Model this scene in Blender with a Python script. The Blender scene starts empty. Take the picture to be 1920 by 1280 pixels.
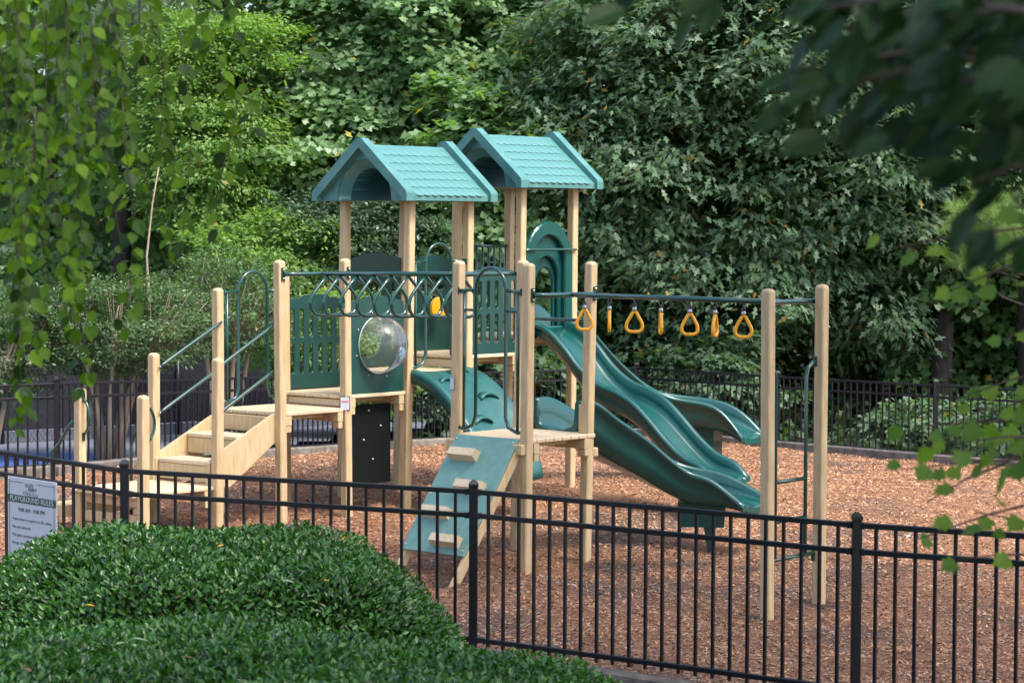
import bpy, bmesh, math, random
import numpy as np
from mathutils import Vector, Matrix
random.seed(7); rng = np.random.default_rng(11)
S = bpy.context.scene; COL = S.collection
R = math.radians
# ------------------------------------------------------------------ camera, sky, sun, exposure
FPX, PIT, ROLL, CH = 4550.0, 0.048331, 0.004408, 3.1304
cp, sp, cr, sr = math.cos(PIT), math.sin(PIT), math.cos(ROLL), math.sin(ROLL)
cam = bpy.data.cameras.new('camera'); cam.sensor_width = 36; cam.lens = FPX/1920*36
cam.clip_start = .1; cam.clip_end = 400
cam.dof.use_dof = True; cam.dof.focus_distance = 22.5; cam.dof.aperture_fstop = 6.5
co = bpy.data.objects.new('camera', cam); COL.objects.link(co)
rgt, up, bk = Vector((1,0,0)), Vector((0,sp,cp)), Vector((0,-cp,sp))
r2, u2 = rgt*cr+up*sr, up*cr-rgt*sr
co.matrix_world = Matrix(((r2.x,u2.x,bk.x,0),(r2.y,u2.y,bk.y,0),(r2.z,u2.z,bk.z,CH),(0,0,0,1)))
S.camera = co
SUN_H, SUN_EL = (.80,-.60), R(57)          # horizontal direction towards the sun, elevation
w = bpy.data.worlds.new('World'); S.world = w; w.use_nodes = True
nt = w.node_tree; bg = nt.nodes['Background']; sky = nt.nodes.new('ShaderNodeTexSky')
sky.sky_type = 'NISHITA'; sky.sun_disc = False; sky.sun_elevation = SUN_EL
sky.sun_rotation = math.atan2(SUN_H[0], SUN_H[1]); sky.air_density = .85; sky.dust_density = 4.0
nt.links.new(sky.outputs[0], bg.inputs[0]); bg.inputs[1].default_value = .15
sl = bpy.data.lights.new('sun', 'SUN'); sl.energy = 1.2; sl.angle = R(12); sl.color = (1,.98,.94)
so = bpy.data.objects.new('sun', sl); COL.objects.link(so)
sd = Vector((SUN_H[0]*math.cos(SUN_EL), SUN_H[1]*math.cos(SUN_EL), math.sin(SUN_EL)))
so.rotation_euler = sd.to_track_quat('Z','Y').to_euler(); so.location = (8,0,25)
S.view_settings.view_transform = 'Standard'; S.view_settings.look = 'None'
S.view_settings.exposure = 1.68; S.view_settings.gamma = 1
S.cycles.max_bounces = 7; S.cycles.transparent_max_bounces = 12
# ------------------------------------------------------------------ helpers
def at(px, py, y):                      # the point at depth y that the photo shows at (px,py)
    X, Y = px-960, py-640; X, Y = X*cr+Y*sr, -X*sr+Y*cr
    d = (X/FPX, cp-(Y/FPX)*sp, -sp-(Y/FPX)*cp); t = y/d[1]
    return Vector((d[0]*t, y, d[2]*t+CH))
A_, RP, OX, OY, YAW = .86, 1.006057, -2.2022, 23.0809, .721859
PV, QV = Vector((math.cos(YAW),-math.sin(YAW),0)), Vector((math.sin(YAW),math.cos(YAW),0))
KK, MM = 2.61268, 6.50208
def G(p, q, z=0.): v = Vector((OX,OY,0))+A_*(p*RP*PV+q*QV); v.z = z; return v
def zg(x, y):
    yy = min(max(y,18.3),26); x = max(-8,min(3,x)); z = -.0277*x+.03705*(yy-18)
    if y > 26:
        t = min(1,(y-26)/9); t = t*t*(3-2*t); z = z*(1-t)+.1*t
    return max(-.6,min(.8,z))
WL = {}
def put(o, parent, c):
    COL.objects.link(o); pw = WL.get(parent, Vector((0,0,0)))
    if parent: o.parent = parent
    o.location = c-pw; WL[o] = Vector(c)
def tag(o, label=None, cat=None, group=None, kind=None):
    for k, v in (('label',label),('category',cat),('group',group),('kind',kind)):
        if v: o[k] = v
    return o
def empty(name, loc, label, cat, group=None):
    o = bpy.data.objects.new(name, None); o.empty_display_size = .2; put(o, None, Vector(loc)); return tag(o, label, cat, group)
class MB:
    def __init__(s): s.v, s.f, s.sm = [], [], []
    def add(s, vs, fs, smooth=False):
        n = len(s.v); s.v += [tuple(v) for v in vs]; s.f += [tuple(n+i for i in f) for f in fs]; s.sm += [smooth]*len(fs); return s
    def box(s, c, ax, ay, az, hx, hy, hz, ch=.004):      # box with chamfered edges
        c = Vector(c); ax, ay, az = [Vector(a).normalized() for a in (ax,ay,az)]
        ch = min(ch, hx*.4, hy*.4, hz*.4); V = []; idx = {}
        for sx in (-1,1):
            for sy in (-1,1):
                for sz in (-1,1):
                    for k in range(3):
                        e = [hx,hy,hz]
                        for j in range(3):
                            if j != k: e[j] -= ch
                        idx[(sx,sy,sz,k)] = len(V); V.append(c+ax*sx*e[0]+ay*sy*e[1]+az*sz*e[2])
        F = []
        for k in range(3):
            a, b = (k+1)%3, (k+2)%3
            for sg in (-1,1):
                q = []
                for (u,v) in ((-1,-1),(1,-1),(1,1),(-1,1)):
                    t = [0,0,0]; t[k] = sg; t[a] = u; t[b] = v; q.append(idx[(*t,k)])
                F.append(q if sg > 0 else q[::-1])
            for u in (-1,1):
                for v in (-1,1):
                    t0 = [0,0,0]; t0[a] = u; t0[b] = v; t1 = list(t0); t0[k] = -1; t1[k] = 1
                    q = [idx[(*t0,a)],idx[(*t1,a)],idx[(*t1,b)],idx[(*t0,b)]]; F.append(q if u*v > 0 else q[::-1])
        for sx in (-1,1):
            for sy in (-1,1):
                for sz in (-1,1):
                    q = [idx[(sx,sy,sz,k)] for k in range(3)]; F.append(q if sx*sy*sz > 0 else q[::-1])
        return s.add(V, F)
    def beam(s, a, b, w, h, upv=(0,0,1), ch=.004):       # bar from a to b
        a, b = Vector(a), Vector(b); d = b-a; L = d.length; d.normalize(); u = Vector(upv); sd_ = d.cross(u).normalized(); u = sd_.cross(d)
        return s.box((a+b)/2, d, sd_, u, L/2, w/2, h/2, ch)
    def tube(s, pts, r, n=8, closed=False, cap=True):
        pts = [Vector(p) for p in pts]; m = len(pts); rr = r if hasattr(r,'__len__') else [r]*m
        rings = []; prev = None
        for i, p in enumerate(pts):
            if closed: t = pts[(i+1)%m]-pts[i-1]
            else: t = pts[min(i+1,m-1)]-pts[max(i-1,0)]
            t.normalize()
            if prev is None: u = t.orthogonal().normalized()
            else:
                u = prev-t*prev.dot(t)
                if u.length < 1e-5: u = t.orthogonal()
                u.normalize()
            prev = u; v = t.cross(u)
            rings.append([p+(u*math.cos(2*math.pi*k/n)+v*math.sin(2*math.pi*k/n))*rr[i] for k in range(n)])
        V = [x for ring in rings for x in ring]; F = []
        for i in range(m if closed else m-1):
            j = (i+1)%m; off = 0
            if closed and j == 0:
                off = min(range(n), key=lambda o:(rings[0][o]-rings[i][0]).length)
            for k in range(n):
                F.append((i*n+k, i*n+(k+1)%n, j*n+(k+1+off)%n, j*n+(k+off)%n))
        s.add(V, F, True)
        if not closed and cap:
            k0 = len(s.v)-len(V); s.f += [tuple(k0+k for k in range(n))[::-1], tuple(k0+(m-1)*n+k for k in range(n))]; s.sm += [False,False]
        return s
    def loft(s, rings, smooth=True, caps=True):
        n = len(rings[0]); V = [x for r in rings for x in r]; F = []
        for i in range(len(rings)-1):
            for k in range(n): F.append((i*n+k, i*n+(k+1)%n, (i+1)*n+(k+1)%n, (i+1)*n+k))
        k0 = len(s.v); s.add(V, F, smooth)
        if caps:
            s.f += [tuple(k0+k for k in range(n))[::-1], tuple(k0+(len(rings)-1)*n+k for k in range(n))]; s.sm += [False,False]
        return s
    def sphere(s, c, r, n=8, m=5, ax=(1,1,1)):
        c = Vector(c); rings = []
        for i in range(m+1):
            th = math.pi*(i+.0001 if i == 0 else i-.0001 if i == m else i)/m
            rings.append([c+Vector((r*ax[0]*math.sin(th)*math.cos(2*math.pi*k/n), r*ax[1]*math.sin(th)*math.sin(2*math.pi*k/n), -r*ax[2]*math.cos(th))) for k in range(n)])
        return s.loft(rings, True, False)
    def build(s, name, mat, parent=None, kind=None):
        V = np.array(s.v, float); c = (V.min(0)+V.max(0))/2
        if not parent: c[2] = V[:,2].min()
        me = bpy.data.meshes.new(name); me.from_pydata([tuple(x) for x in V-c], [], s.f)
        me.polygons.foreach_set('use_smooth', s.sm); me.materials.append(mat); me.update()
        o = bpy.data.objects.new(name, me); put(o, parent, Vector(c)); 
        if kind: o['kind'] = kind
        return o
def copy_at(o, parent, c, mat=None):
    d = o.copy(); COL.objects.link(d); d.parent = parent; pw = WL.get(parent, Vector((0,0,0))); WL[d] = Vector(c)
    d.location = Vector(c)-pw; return d
# ------------------------------------------------------------------ materials
def M(name, col, rough=.5, noise=None, bump=None, spec=.5, metal=0, coat=0, var=.0, scale=20, col2=None, fac=(.35,.65), objscale=(1,1,1)):
    m = bpy.data.materials.new(name); m.use_nodes = True; t = m.node_tree; b = t.nodes['Principled BSDF']
    b.inputs['Base Color'].default_value = (*col,1); b.inputs['Roughness'].default_value = rough
    b.inputs['Specular IOR Level'].default_value = spec; b.inputs['Metallic'].default_value = metal
    if coat: b.inputs['Coat Weight'].default_value = coat; b.inputs['Coat Roughness'].default_value = .08
    if col2 or bump:
        tc = t.nodes.new('ShaderNodeTexCoord'); mp = t.nodes.new('ShaderNodeMapping'); mp.inputs['Scale'].default_value = objscale
        t.links.new(tc.outputs['Object'], mp.inputs[0])
        n = t.nodes.new('ShaderNodeTexNoise'); n.inputs['Scale'].default_value = scale; n.inputs['Detail'].default_value = 6
        t.links.new(mp.outputs[0], n.inputs[0])
        if col2:
            rp = t.nodes.new('ShaderNodeValToRGB'); rp.color_ramp.elements[0].position = fac[0]; rp.color_ramp.elements[1].position = fac[1]
            rp.color_ramp.elements[0].color = (*col,1); rp.color_ramp.elements[1].color = (*col2,1)
            t.links.new(n.outputs[0], rp.inputs[0]); t.links.new(rp.outputs[0], b.inputs['Base Color'])
        if bump:
            bp = t.nodes.new('ShaderNodeBump'); bp.inputs['Strength'].default_value = bump; bp.inputs['Distance'].default_value = .01
            t.links.new(n.outputs[0], bp.inputs['Height']); t.links.new(bp.outputs[0], b.inputs['Normal'])
    return m
def leaf_mat(name, c1, c2, c3=None, rough=.42, trans=.35, spec=.5, tcol=None, nscale=1.1):
    m = bpy.data.materials.new(name); m.use_nodes = True; t = m.node_tree; b = t.nodes['Principled BSDF']; out = t.nodes['Material Output']
    g = t.nodes.new('ShaderNodeNewGeometry'); rp = t.nodes.new('ShaderNodeValToRGB'); e = rp.color_ramp.elements
    e[0].color = (*c1,1); e[1].color = (*c2,1); e[1].position = .9
    if c3: x = e.new(.955); x.color = (*c2,1); y = e.new(.985); y.color = (*c3,1)
    nz = t.nodes.new('ShaderNodeTexNoise'); nz.inputs['Scale'].default_value = nscale; nz.inputs['Detail'].default_value = 2
    t.links.new(g.outputs['Position'], nz.inputs['Vector'])
    ma = t.nodes.new('ShaderNodeMath'); ma.operation = 'MULTIPLY_ADD'; ma.inputs[1].default_value = 1.5; ma.inputs[2].default_value = -.75; t.links.new(nz.outputs[0], ma.inputs[0])
    mb_ = t.nodes.new('ShaderNodeMath'); mb_.operation = 'MULTIPLY_ADD'; mb_.inputs[1].default_value = .45; t.links.new(ma.outputs[0], mb_.inputs[0]); t.links.new(g.outputs['Random Per Island'], mb_.inputs[2])
    lim = t.nodes.new('ShaderNodeMath'); lim.operation = 'MAXIMUM'; t.links.new(mb_.outputs[0], lim.inputs[0])
    cl_ = t.nodes.new('ShaderNodeMath'); cl_.operation = 'MINIMUM'; cl_.inputs[1].default_value = .9; t.links.new(lim.outputs[0], cl_.inputs[0]); lim.inputs[1].default_value = 0
    gt = t.nodes.new('ShaderNodeMath'); gt.operation = 'GREATER_THAN'; gt.inputs[1].default_value = .982; t.links.new(g.outputs['Random Per Island'], gt.inputs[0])
    mx2 = t.nodes.new('ShaderNodeMath'); mx2.operation = 'MAXIMUM'; t.links.new(cl_.outputs[0], mx2.inputs[0]); t.links.new(gt.outputs[0], mx2.inputs[1])
    t.links.new(mx2.outputs[0], rp.inputs[0])
    t.links.new(rp.outputs[0], b.inputs['Base Color']); b.inputs['Roughness'].default_value = rough; b.inputs['Specular IOR Level'].default_value = spec
    tr = t.nodes.new('ShaderNodeBsdfTranslucent'); mx = t.nodes.new('ShaderNodeMixShader'); mx.inputs[0].default_value = trans
    mul = t.nodes.new('ShaderNodeMixRGB'); mul.blend_type = 'MULTIPLY'; mul.inputs[0].default_value = 1; mul.inputs[2].default_value = (*(tcol or (1.5,1.7,.5)),1)
    t.links.new(rp.outputs[0], mul.inputs[1]); t.links.new(mul.outputs[0], tr.inputs[0])
    t.links.new(b.outputs[0], mx.inputs[1]); t.links.new(tr.outputs[0], mx.inputs[2]); t.links.new(mx.outputs[0], out.inputs[0])
    return m
tan = M('tan recycled plastic lumber', (.43,.315,.165), .55, col2=(.56,.42,.24), scale=34, bump=.12, objscale=(1,1,.12))
tan_deck = M('tan deck board', (.56,.435,.27), .5, col2=(.63,.505,.33), scale=30, bump=.05)
dgreen = M('dark green plastic panel', (.005,.044,.037), .42, col2=(.007,.052,.043), scale=8)
tube_g = M('glossy green painted tube', (.003,.050,.037), .2, coat=.6)
slide_g = M('teal green moulded plastic', (.003,.058,.051), .22, col2=(.005,.070,.062), scale=3, spec=.5, coat=.2)
arch_g = M('scuffed teal moulded plastic', (.006,.070,.064), .4, col2=(.014,.095,.088), scale=6, bump=.03)
roof_m = M('faded teal roof plastic', (.055,.18,.168), .36, col2=(.09,.225,.212), scale=5, bump=.02)
panel_b = M('pale blue green climbing board', (.115,.245,.205), .5, col2=(.14,.28,.24), scale=14)
black_p = M('black plastic panel', (.004,.007,.006), .75, spec=.15)
black = M('black powder coated metal', (.008,.009,.012), .28, coat=.2)
blublack = M('weathered black metal', (.008,.008,.013), .33)
yellow = M('yellow moulded plastic', (.84,.39,.015), .33)
steel = M('galvanised steel', (.42,.42,.43), .35, metal=.9)
dsteel = M('dull chain steel', (.10,.10,.105), .4, metal=.7)
bolt_m = M('zinc bolt', (.55,.55,.55), .3, metal=.7)
white_m = M('off white sign sheet', (.52,.54,.57), .5)
sgreen = M('dark green sign print', (.018,.085,.065), .5)
sgrey = M('grey sign print', (.10,.12,.13), .5)
red_m = M('red label print', (.5,.06,.05), .5)
bark = M('grey brown bark', (.030,.025,.021), .85, col2=(.065,.052,.043), scale=12, bump=.6, objscale=(1,1,.3))
bark_pale = M('pale tan bark', (.26,.19,.13), .8, col2=(.38,.29,.20), scale=9, bump=.3, objscale=(1,1,.3))
twig_m = M('thin brown twig', (.06,.04,.025), .7)
timber = M('weathered grey timber', (.10,.085,.07), .85, col2=(.20,.175,.15), scale=9, bump=.4, objscale=(1,1,1))
court_m = M('grey blue court', (.10,.115,.15), .8, col2=(.12,.135,.17), scale=4)
blue_m = M('blue court paint', (.035,.075,.25), .7)
screen_m = M('black windscreen cloth', (.010,.012,.020), .8)
wire_m = M('chain link wire', (.05,.055,.07), .45, metal=.3)
soil = M('forest floor', (.016,.012,.007), .95, col2=(.045,.030,.016), scale=8, bump=.6)
clear = bpy.data.materials.new('clear plastic dome'); clear.use_nodes = True
t = clear.node_tree; t.nodes.remove(t.nodes['Principled BSDF'])
tb = t.nodes.new('ShaderNodeBsdfTransparent'); gb = t.nodes.new('ShaderNodeBsdfGlossy'); gb.inputs['Roughness'].default_value = .02
fr = t.nodes.new('ShaderNodeFresnel'); fr.inputs[0].default_value = 1.65; mx = t.nodes.new('ShaderNodeMixShader')
tb.inputs[0].default_value = (.98,1,1,1)
t.links.new(fr.outputs[0], mx.inputs[0]); t.links.new(tb.outputs[0], mx.inputs[1]); t.links.new(gb.outputs[0], mx.inputs[2]); df = t.nodes.new('ShaderNodeBsdfDiffuse'); df.inputs[0].default_value = (.7,.74,.74,1); mxh = t.nodes.new('ShaderNodeMixShader'); mxh.inputs[0].default_value = .07
t.links.new(mx.outputs[0], mxh.inputs[1]); t.links.new(df.outputs[0], mxh.inputs[2]); t.links.new(mxh.outputs[0], t.nodes['Material Output'].inputs[0])
def dark_patch(t):                                   # noise-edged dark patches mixed into the colour under the slides and the landing
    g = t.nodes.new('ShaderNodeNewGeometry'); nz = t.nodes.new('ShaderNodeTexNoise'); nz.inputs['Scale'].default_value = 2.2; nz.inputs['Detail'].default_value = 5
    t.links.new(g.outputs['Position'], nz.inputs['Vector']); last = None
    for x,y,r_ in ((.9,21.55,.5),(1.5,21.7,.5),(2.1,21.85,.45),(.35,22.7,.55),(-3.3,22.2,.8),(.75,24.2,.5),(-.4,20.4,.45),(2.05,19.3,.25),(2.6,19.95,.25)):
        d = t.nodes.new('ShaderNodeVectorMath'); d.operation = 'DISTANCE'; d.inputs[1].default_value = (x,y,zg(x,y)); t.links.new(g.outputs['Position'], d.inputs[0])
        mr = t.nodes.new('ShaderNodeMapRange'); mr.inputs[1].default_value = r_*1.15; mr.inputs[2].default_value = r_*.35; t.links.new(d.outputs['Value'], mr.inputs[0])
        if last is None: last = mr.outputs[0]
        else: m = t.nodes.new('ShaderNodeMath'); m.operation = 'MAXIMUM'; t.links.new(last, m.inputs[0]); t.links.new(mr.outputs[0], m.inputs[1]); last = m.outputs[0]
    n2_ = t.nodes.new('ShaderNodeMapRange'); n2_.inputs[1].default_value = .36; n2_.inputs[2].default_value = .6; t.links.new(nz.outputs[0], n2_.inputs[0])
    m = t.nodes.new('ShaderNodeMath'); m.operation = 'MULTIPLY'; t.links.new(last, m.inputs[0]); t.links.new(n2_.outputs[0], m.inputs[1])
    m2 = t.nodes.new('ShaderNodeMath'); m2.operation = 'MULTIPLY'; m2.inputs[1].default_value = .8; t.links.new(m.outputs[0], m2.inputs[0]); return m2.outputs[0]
# mulch ground
mulch = bpy.data.materials.new('orange bark mulch'); mulch.use_nodes = True
t = mulch.node_tree; b = t.nodes['Principled BSDF']; b.inputs['Roughness'].default_value = .9
tc = t.nodes.new('ShaderNodeTexCoord')
vo = t.nodes.new('ShaderNodeTexVoronoi'); vo.inputs['Scale'].default_value = 34
n0 = t.nodes.new('ShaderNodeTexNoise'); n0.inputs['Scale'].default_value = 9; n0.inputs['Detail'].default_value = 3
va = t.nodes.new('ShaderNodeVectorMath'); va.operation = 'ADD'; t.links.new(tc.outputs['Object'], va.inputs[0]); t.links.new(n0.outputs['Color'], va.inputs[1])
t.links.new(va.outputs[0], vo.inputs['Vector']); t.links.new(tc.outputs['Object'], n0.inputs['Vector'])
r1 = t.nodes.new('ShaderNodeValToRGB'); e = r1.color_ramp.elements
e[0].color = (.06,.027,.014,1); e[1].color = (.44,.24,.125,1); x = e.new(.25); x.color = (.225,.10,.047,1); x = e.new(.6); x.color = (.375,.18,.088,1)
t.links.new(vo.outputs['Color'], r1.inputs[0])
n2 = t.nodes.new('ShaderNodeTexNoise'); n2.inputs['Scale'].default_value = .7; n2.inputs['Detail'].default_value = 5
t.links.new(tc.outputs['Object'], n2.inputs['Vector'])
r2_ = t.nodes.new('ShaderNodeValToRGB'); r2_.color_ramp.elements[0].position = .5; r2_.color_ramp.elements[1].position = .66
r2_.color_ramp.elements[0].color = (0,0,0,1); r2_.color_ramp.elements[1].color = (.75,.75,.75,1); t.links.new(n2.outputs[0], r2_.inputs[0])
mxc = t.nodes.new('ShaderNodeMixRGB'); mxc.inputs[2].default_value = (.12,.085,.065,1)
t.links.new(r2_.outputs[0], mxc.inputs[0]); t.links.new(r1.outputs[0], mxc.inputs[1])
mxd = t.nodes.new('ShaderNodeMixRGB'); mxd.inputs[2].default_value = (.055,.036,.027,1); t.links.new(dark_patch(t), mxd.inputs[0]); t.links.new(mxc.outputs[0], mxd.inputs[1]); t.links.new(mxd.outputs[0], b.inputs['Base Color'])
bp = t.nodes.new('ShaderNodeBump'); bp.inputs['Distance'].default_value = .02; bp.inputs['Strength'].default_value = .8
t.links.new(vo.outputs['Distance'], bp.inputs['Height']); t.links.new(bp.outputs[0], b.inputs['Normal'])
def chip_material():
    m = bpy.data.materials.new('bark chips'); m.use_nodes = True; t = m.node_tree; b = t.nodes['Principled BSDF']; b.inputs['Roughness'].default_value = .85
    g = t.nodes.new('ShaderNodeNewGeometry'); rp = t.nodes.new('ShaderNodeValToRGB'); e = rp.color_ramp.elements
    e[0].color = (.07,.035,.02,1); e[1].color = (.40,.36,.32,1)
    for p, c in ((.12,(.23,.105,.05)),(.42,(.40,.185,.082)),(.72,(.49,.265,.14)),(.90,(.54,.35,.21)),(.955,(.25,.20,.165))): x = e.new(p); x.color = (*c,1)
    t.links.new(g.outputs['Random Per Island'], rp.inputs[0]); mxd = t.nodes.new('ShaderNodeMixRGB'); mxd.inputs[2].default_value = (.075,.055,.045,1); t.links.new(dark_patch(t), mxd.inputs[0]); t.links.new(rp.outputs[0], mxd.inputs[1]); t.links.new(mxd.outputs[0], b.inputs['Base Color']); return m
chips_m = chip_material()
# ------------------------------------------------------------------ setting: ground
def sheet(name, x0, x1, y0, y1, nx, ny, zf, mat, clip=None):
    V = []; F = []
    xs = np.linspace(x0,x1,nx); ys = np.linspace(y0,y1,ny)
    for yy in ys:
        for xx in xs: V.append((xx,yy,zf(xx,yy)))
    for j in range(ny-1):
        for i in range(nx-1):
            q = (j*nx+i,j*nx+i+1,(j+1)*nx+i+1,(j+1)*nx+i)
            if clip is None or clip((xs[i]+xs[i+1])/2,(ys[j]+ys[j+1])/2): F.append(q)
    o = MB(); o.add(V,F,True); o = o.build(name, mat); o['kind'] = 'structure'; return o
def ghost(x, y):
    z = zg(x,y)-.16
    if y > 40: z += .9*(1-math.cos(min(1,(y-40)/40)*math.pi))*2.2
    return z
sheet('ground', -160,160,-20,300, 90,90, lambda x,y: (ghost(x,y) if (abs(x)<40 and y<120) else ghost(max(-40,min(40,x)),min(y,120))), soil)
FB = [(-8.6,23.2),(-5.82,25.4),(-4.9,26.08),(-3.28,29.22),(-1.53,32.4),(.23,34.1),(1.81,35.12),(3.62,32.96),(5.38,30.72),(7.3,28.6)]   # back fence line
FF = [(-4.45,19.86),(-2.92,18.25),(-.275,17.6),(2.25,15.72),(4.9,14.0)]                                          # near fence line
def yline(pts, x):
    for (a,b),(c,d) in zip(pts,pts[1:]):
        if a <= x <= c: return b+(d-b)*(x-a)/(c-a)
    return pts[0][1] if x < pts[0][0] else pts[-1][1]
bumpy = lambda x,y: .012*math.sin(3.1*x+1.3*y)+.010*math.sin(5.3*y-2.2*x+1)+.008*math.sin(9*x+7*y)
HOL = ((1.95,22.5,.5,.045),(2.0,24.3,.45,.05),(2.1,21.4,.6,.03),(-.6,20.3,.4,.03),(.9,20.4,.7,.025),(3.5,20,1.6,.03))
mzf = lambda x,y: zg(x,y)+bumpy(x,y)*1.2-sum(h_*math.exp(-((x-a_)**2+(y-b_)**2)/(r_*r_)) for a_,b_,r_,h_ in HOL)
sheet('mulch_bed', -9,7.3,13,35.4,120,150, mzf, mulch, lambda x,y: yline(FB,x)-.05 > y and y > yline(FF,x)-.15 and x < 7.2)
court = sheet('tennis_court', -16,-1.2,26.5,46,40,40, lambda x,y: zg(-5,28)-.05, court_m, lambda x,y: y > yline(FB,x)+.5)
sheet('court_paint_strip', -14,-4.9,26.6,29.2,12,8, lambda x,y: zg(-5,28)-.046, blue_m, lambda x,y: y > yline(FB,x)+.55)
# loose bark chips on the mulch
N = 165000; cx = rng.uniform(-6.5,7,N); cy = 14.5+20*rng.random(N)**1.25
keep = np.array([yline(FB,a)-.12 > bq and bq > yline(FF,a)-.1 for a,bq in zip(cx,cy)]); cx, cy = cx[keep], cy[keep]; N = len(cx)
cz = np.array([mzf(a,bq) for a,bq in zip(cx,cy)])+.006
ang = rng.uniform(0,6.28,N); L = rng.uniform(.008,.026,N); W = rng.uniform(.0035,.0075,N); tz = rng.normal(0,.35,N)
dx, dy = np.cos(ang)*L, np.sin(ang)*L; ex, ey = -np.sin(ang)*W, np.cos(ang)*W
V = np.empty((N,4,3))
for k,(a,bq) in enumerate(((-1,-1),(1,-1),(1,1),(-1,1))):
    V[:,k,0] = cx+a*dx*.9+bq*ex; V[:,k,1] = cy+a*dy*.9+bq*ey; V[:,k,2] = cz+.004+a*L*tz*.6+rng.normal(0,.003,N)
def raw_mesh(name, V, F, mat, smooth=False):
    me = bpy.data.meshes.new(name); V = np.asarray(V, np.float32); nv = len(V)
    me.vertices.add(nv); me.vertices.foreach_set('co', V.ravel())
    tot = [len(f) if hasattr(f,'__len__') else 0 for f in F] if isinstance(F,list) else None
    if tot is None:
        k = F.shape[1]; me.loops.add(F.size); me.loops.foreach_set('vertex_index', F.ravel().astype(np.int32)); me.polygons.add(len(F))
        me.polygons.foreach_set('loop_start', np.arange(0,F.size,k,dtype=np.int32))
    me.update(calc_edges=True); me.materials.append(mat); return me
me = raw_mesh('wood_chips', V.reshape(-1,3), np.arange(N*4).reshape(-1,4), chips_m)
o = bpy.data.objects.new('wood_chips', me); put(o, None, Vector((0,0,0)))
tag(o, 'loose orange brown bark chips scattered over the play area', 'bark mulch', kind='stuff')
# timbers edging the mulch
def edging(pts, off, group, labels, zo=.02):
    k = 0
    for (a,b),(c,d) in zip(pts,pts[1:]):
        n = max(1,round(math.hypot(c-a,d-b)/2.2))
        for i in range(n):
            x0,y0 = a+(c-a)*i/n, b+(d-b)*i/n; x1,y1 = a+(c-a)*(i+1)/n, b+(d-b)*(i+1)/n
            dv = Vector((x1-x0,y1-y0,0)).normalized()*.008
            m_ = MB().beam(Vector((x0,y0+off,zg(x0,y0)+zo))+dv, Vector((x1,y1+off,zg(x1,y1)+zo))-dv, .13,.15, ch=.014)
            o = m_.build('landscape_timber', timber); tag(o, labels(k), 'timber', group); k += 1
names_b = ['leftmost grey timber below the far fence, at the photo edge','grey timber behind the left landing posts','grey timber behind the lower stair flight','grey timber below the far fence left of the black panel','grey timber below the far fence behind the black panel','grey timber behind the two tower bases','grey timber behind the low deck','grey timber under the far fence behind the arch climber','grey timber by the far fence corner, on its left','grey timber by the far fence corner, on its right','grey timber behind the double bend slide exit','grey timber behind the tall ladder posts','grey timber right of the ladder posts','grey timber at the far fence under the leafy maple twigs','rightmost grey timber below the far fence']
edging(FB, -.16, 'grey timbers edging the mulch by the far fence', lambda k: names_b[min(k,len(names_b)-1)])
names_f = ['grey timber under the near fence beside the rules sign','grey timber under the near fence behind the hedge','grey timber under the near fence by its corner post','grey timber below the near fence right of the hedge','grey timber below the near fence at the bottom edge','grey timber under the near fence past the right post','rightmost grey timber below the near fence','grey timber below the near fence beyond the right edge']
edging(FF, -.10, 'grey timbers below the near fence', lambda k: names_f[min(k,len(names_f)-1)], -.035)
# ------------------------------------------------------------------ picket fences
def fence(pts, H, mat, label, ps, pw, spc, dzs=None, gate=None):
    root = empty('metal_fence', (*pts[1], zg(*pts[1])), label, 'fence')
    zb = [zg(*p)+(dzs[i] if dzs else 0) for i,p in enumerate(pts)]
    for (x,y),z in zip(pts,zb):
        m_ = MB().box((x,y,z+H/2-.05),(1,0,0),(0,1,0),(0,0,1),pw/2,pw/2,H/2,.006)
        hw = pw/2+.004
        rings = [[Vector((x+sx*hw*q,y+sy*hw*q,z+H-.05+h)) for sx,sy in ((-1,-1),(1,-1),(1,1),(-1,1))] for q,h in ((1,.0),(1,.022),(.8,.036),(.4,.05),(.1,.055))]
        m_.loft(rings, False); m_.build('post', mat, root)
    for i in range(len(pts)-1):
        a = Vector((*pts[i],zb[i])); b_ = Vector((*pts[i+1],zb[i+1])); d = b_-a; dh = Vector((d.x,d.y,0)); Lh = dh.length; dh.normalize()
        ea, eb = a+d*(pw/2/Lh), b_-d*(pw/2/Lh)
        for nm, zz in (('top_rail',H-.085),('middle_rail',H-.085-.138*H),('bottom_rail',.085)):
            MB().beam(ea+Vector((0,0,zz)), eb+Vector((0,0,zz)), ps*1.75, ps*1.65, ch=.004).build(nm, mat, root)
            for e_,sg_ in ((ea,1),(eb,-1)):
                MB().box(e_+Vector((0,0,zz))+dh*(sg_*.016), dh, dh.cross(Vector((0,0,1))), (0,0,1), .016, ps*1.05, ps*1.02, .003).build('rail_bracket', mat, root)
        n = max(2,round(Lh/spc)); proto = None
        for k in range(1,n):
            c = a+d*(k/n); c.z += .035+(H-.085-.035)/2
            if proto is None:
                proto = MB().box(c, dh, dh.cross(Vector((0,0,1))), (0,0,1), ps/2, ps/2, (H-.085-.035)/2, .002).build('picket', mat, root); 
            else: copy_at(proto, root, c)
    return root
fence(FF, 1.25, black, 'black metal picket fence across the foreground, between hedge and play area', .0215, .064, .1375, dzs=[-.08,.0,.0,.07,.13])
fence(FB, 1.04, blublack, 'far black metal picket fence along the back of the mulch', .018, .062, .112)
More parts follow.
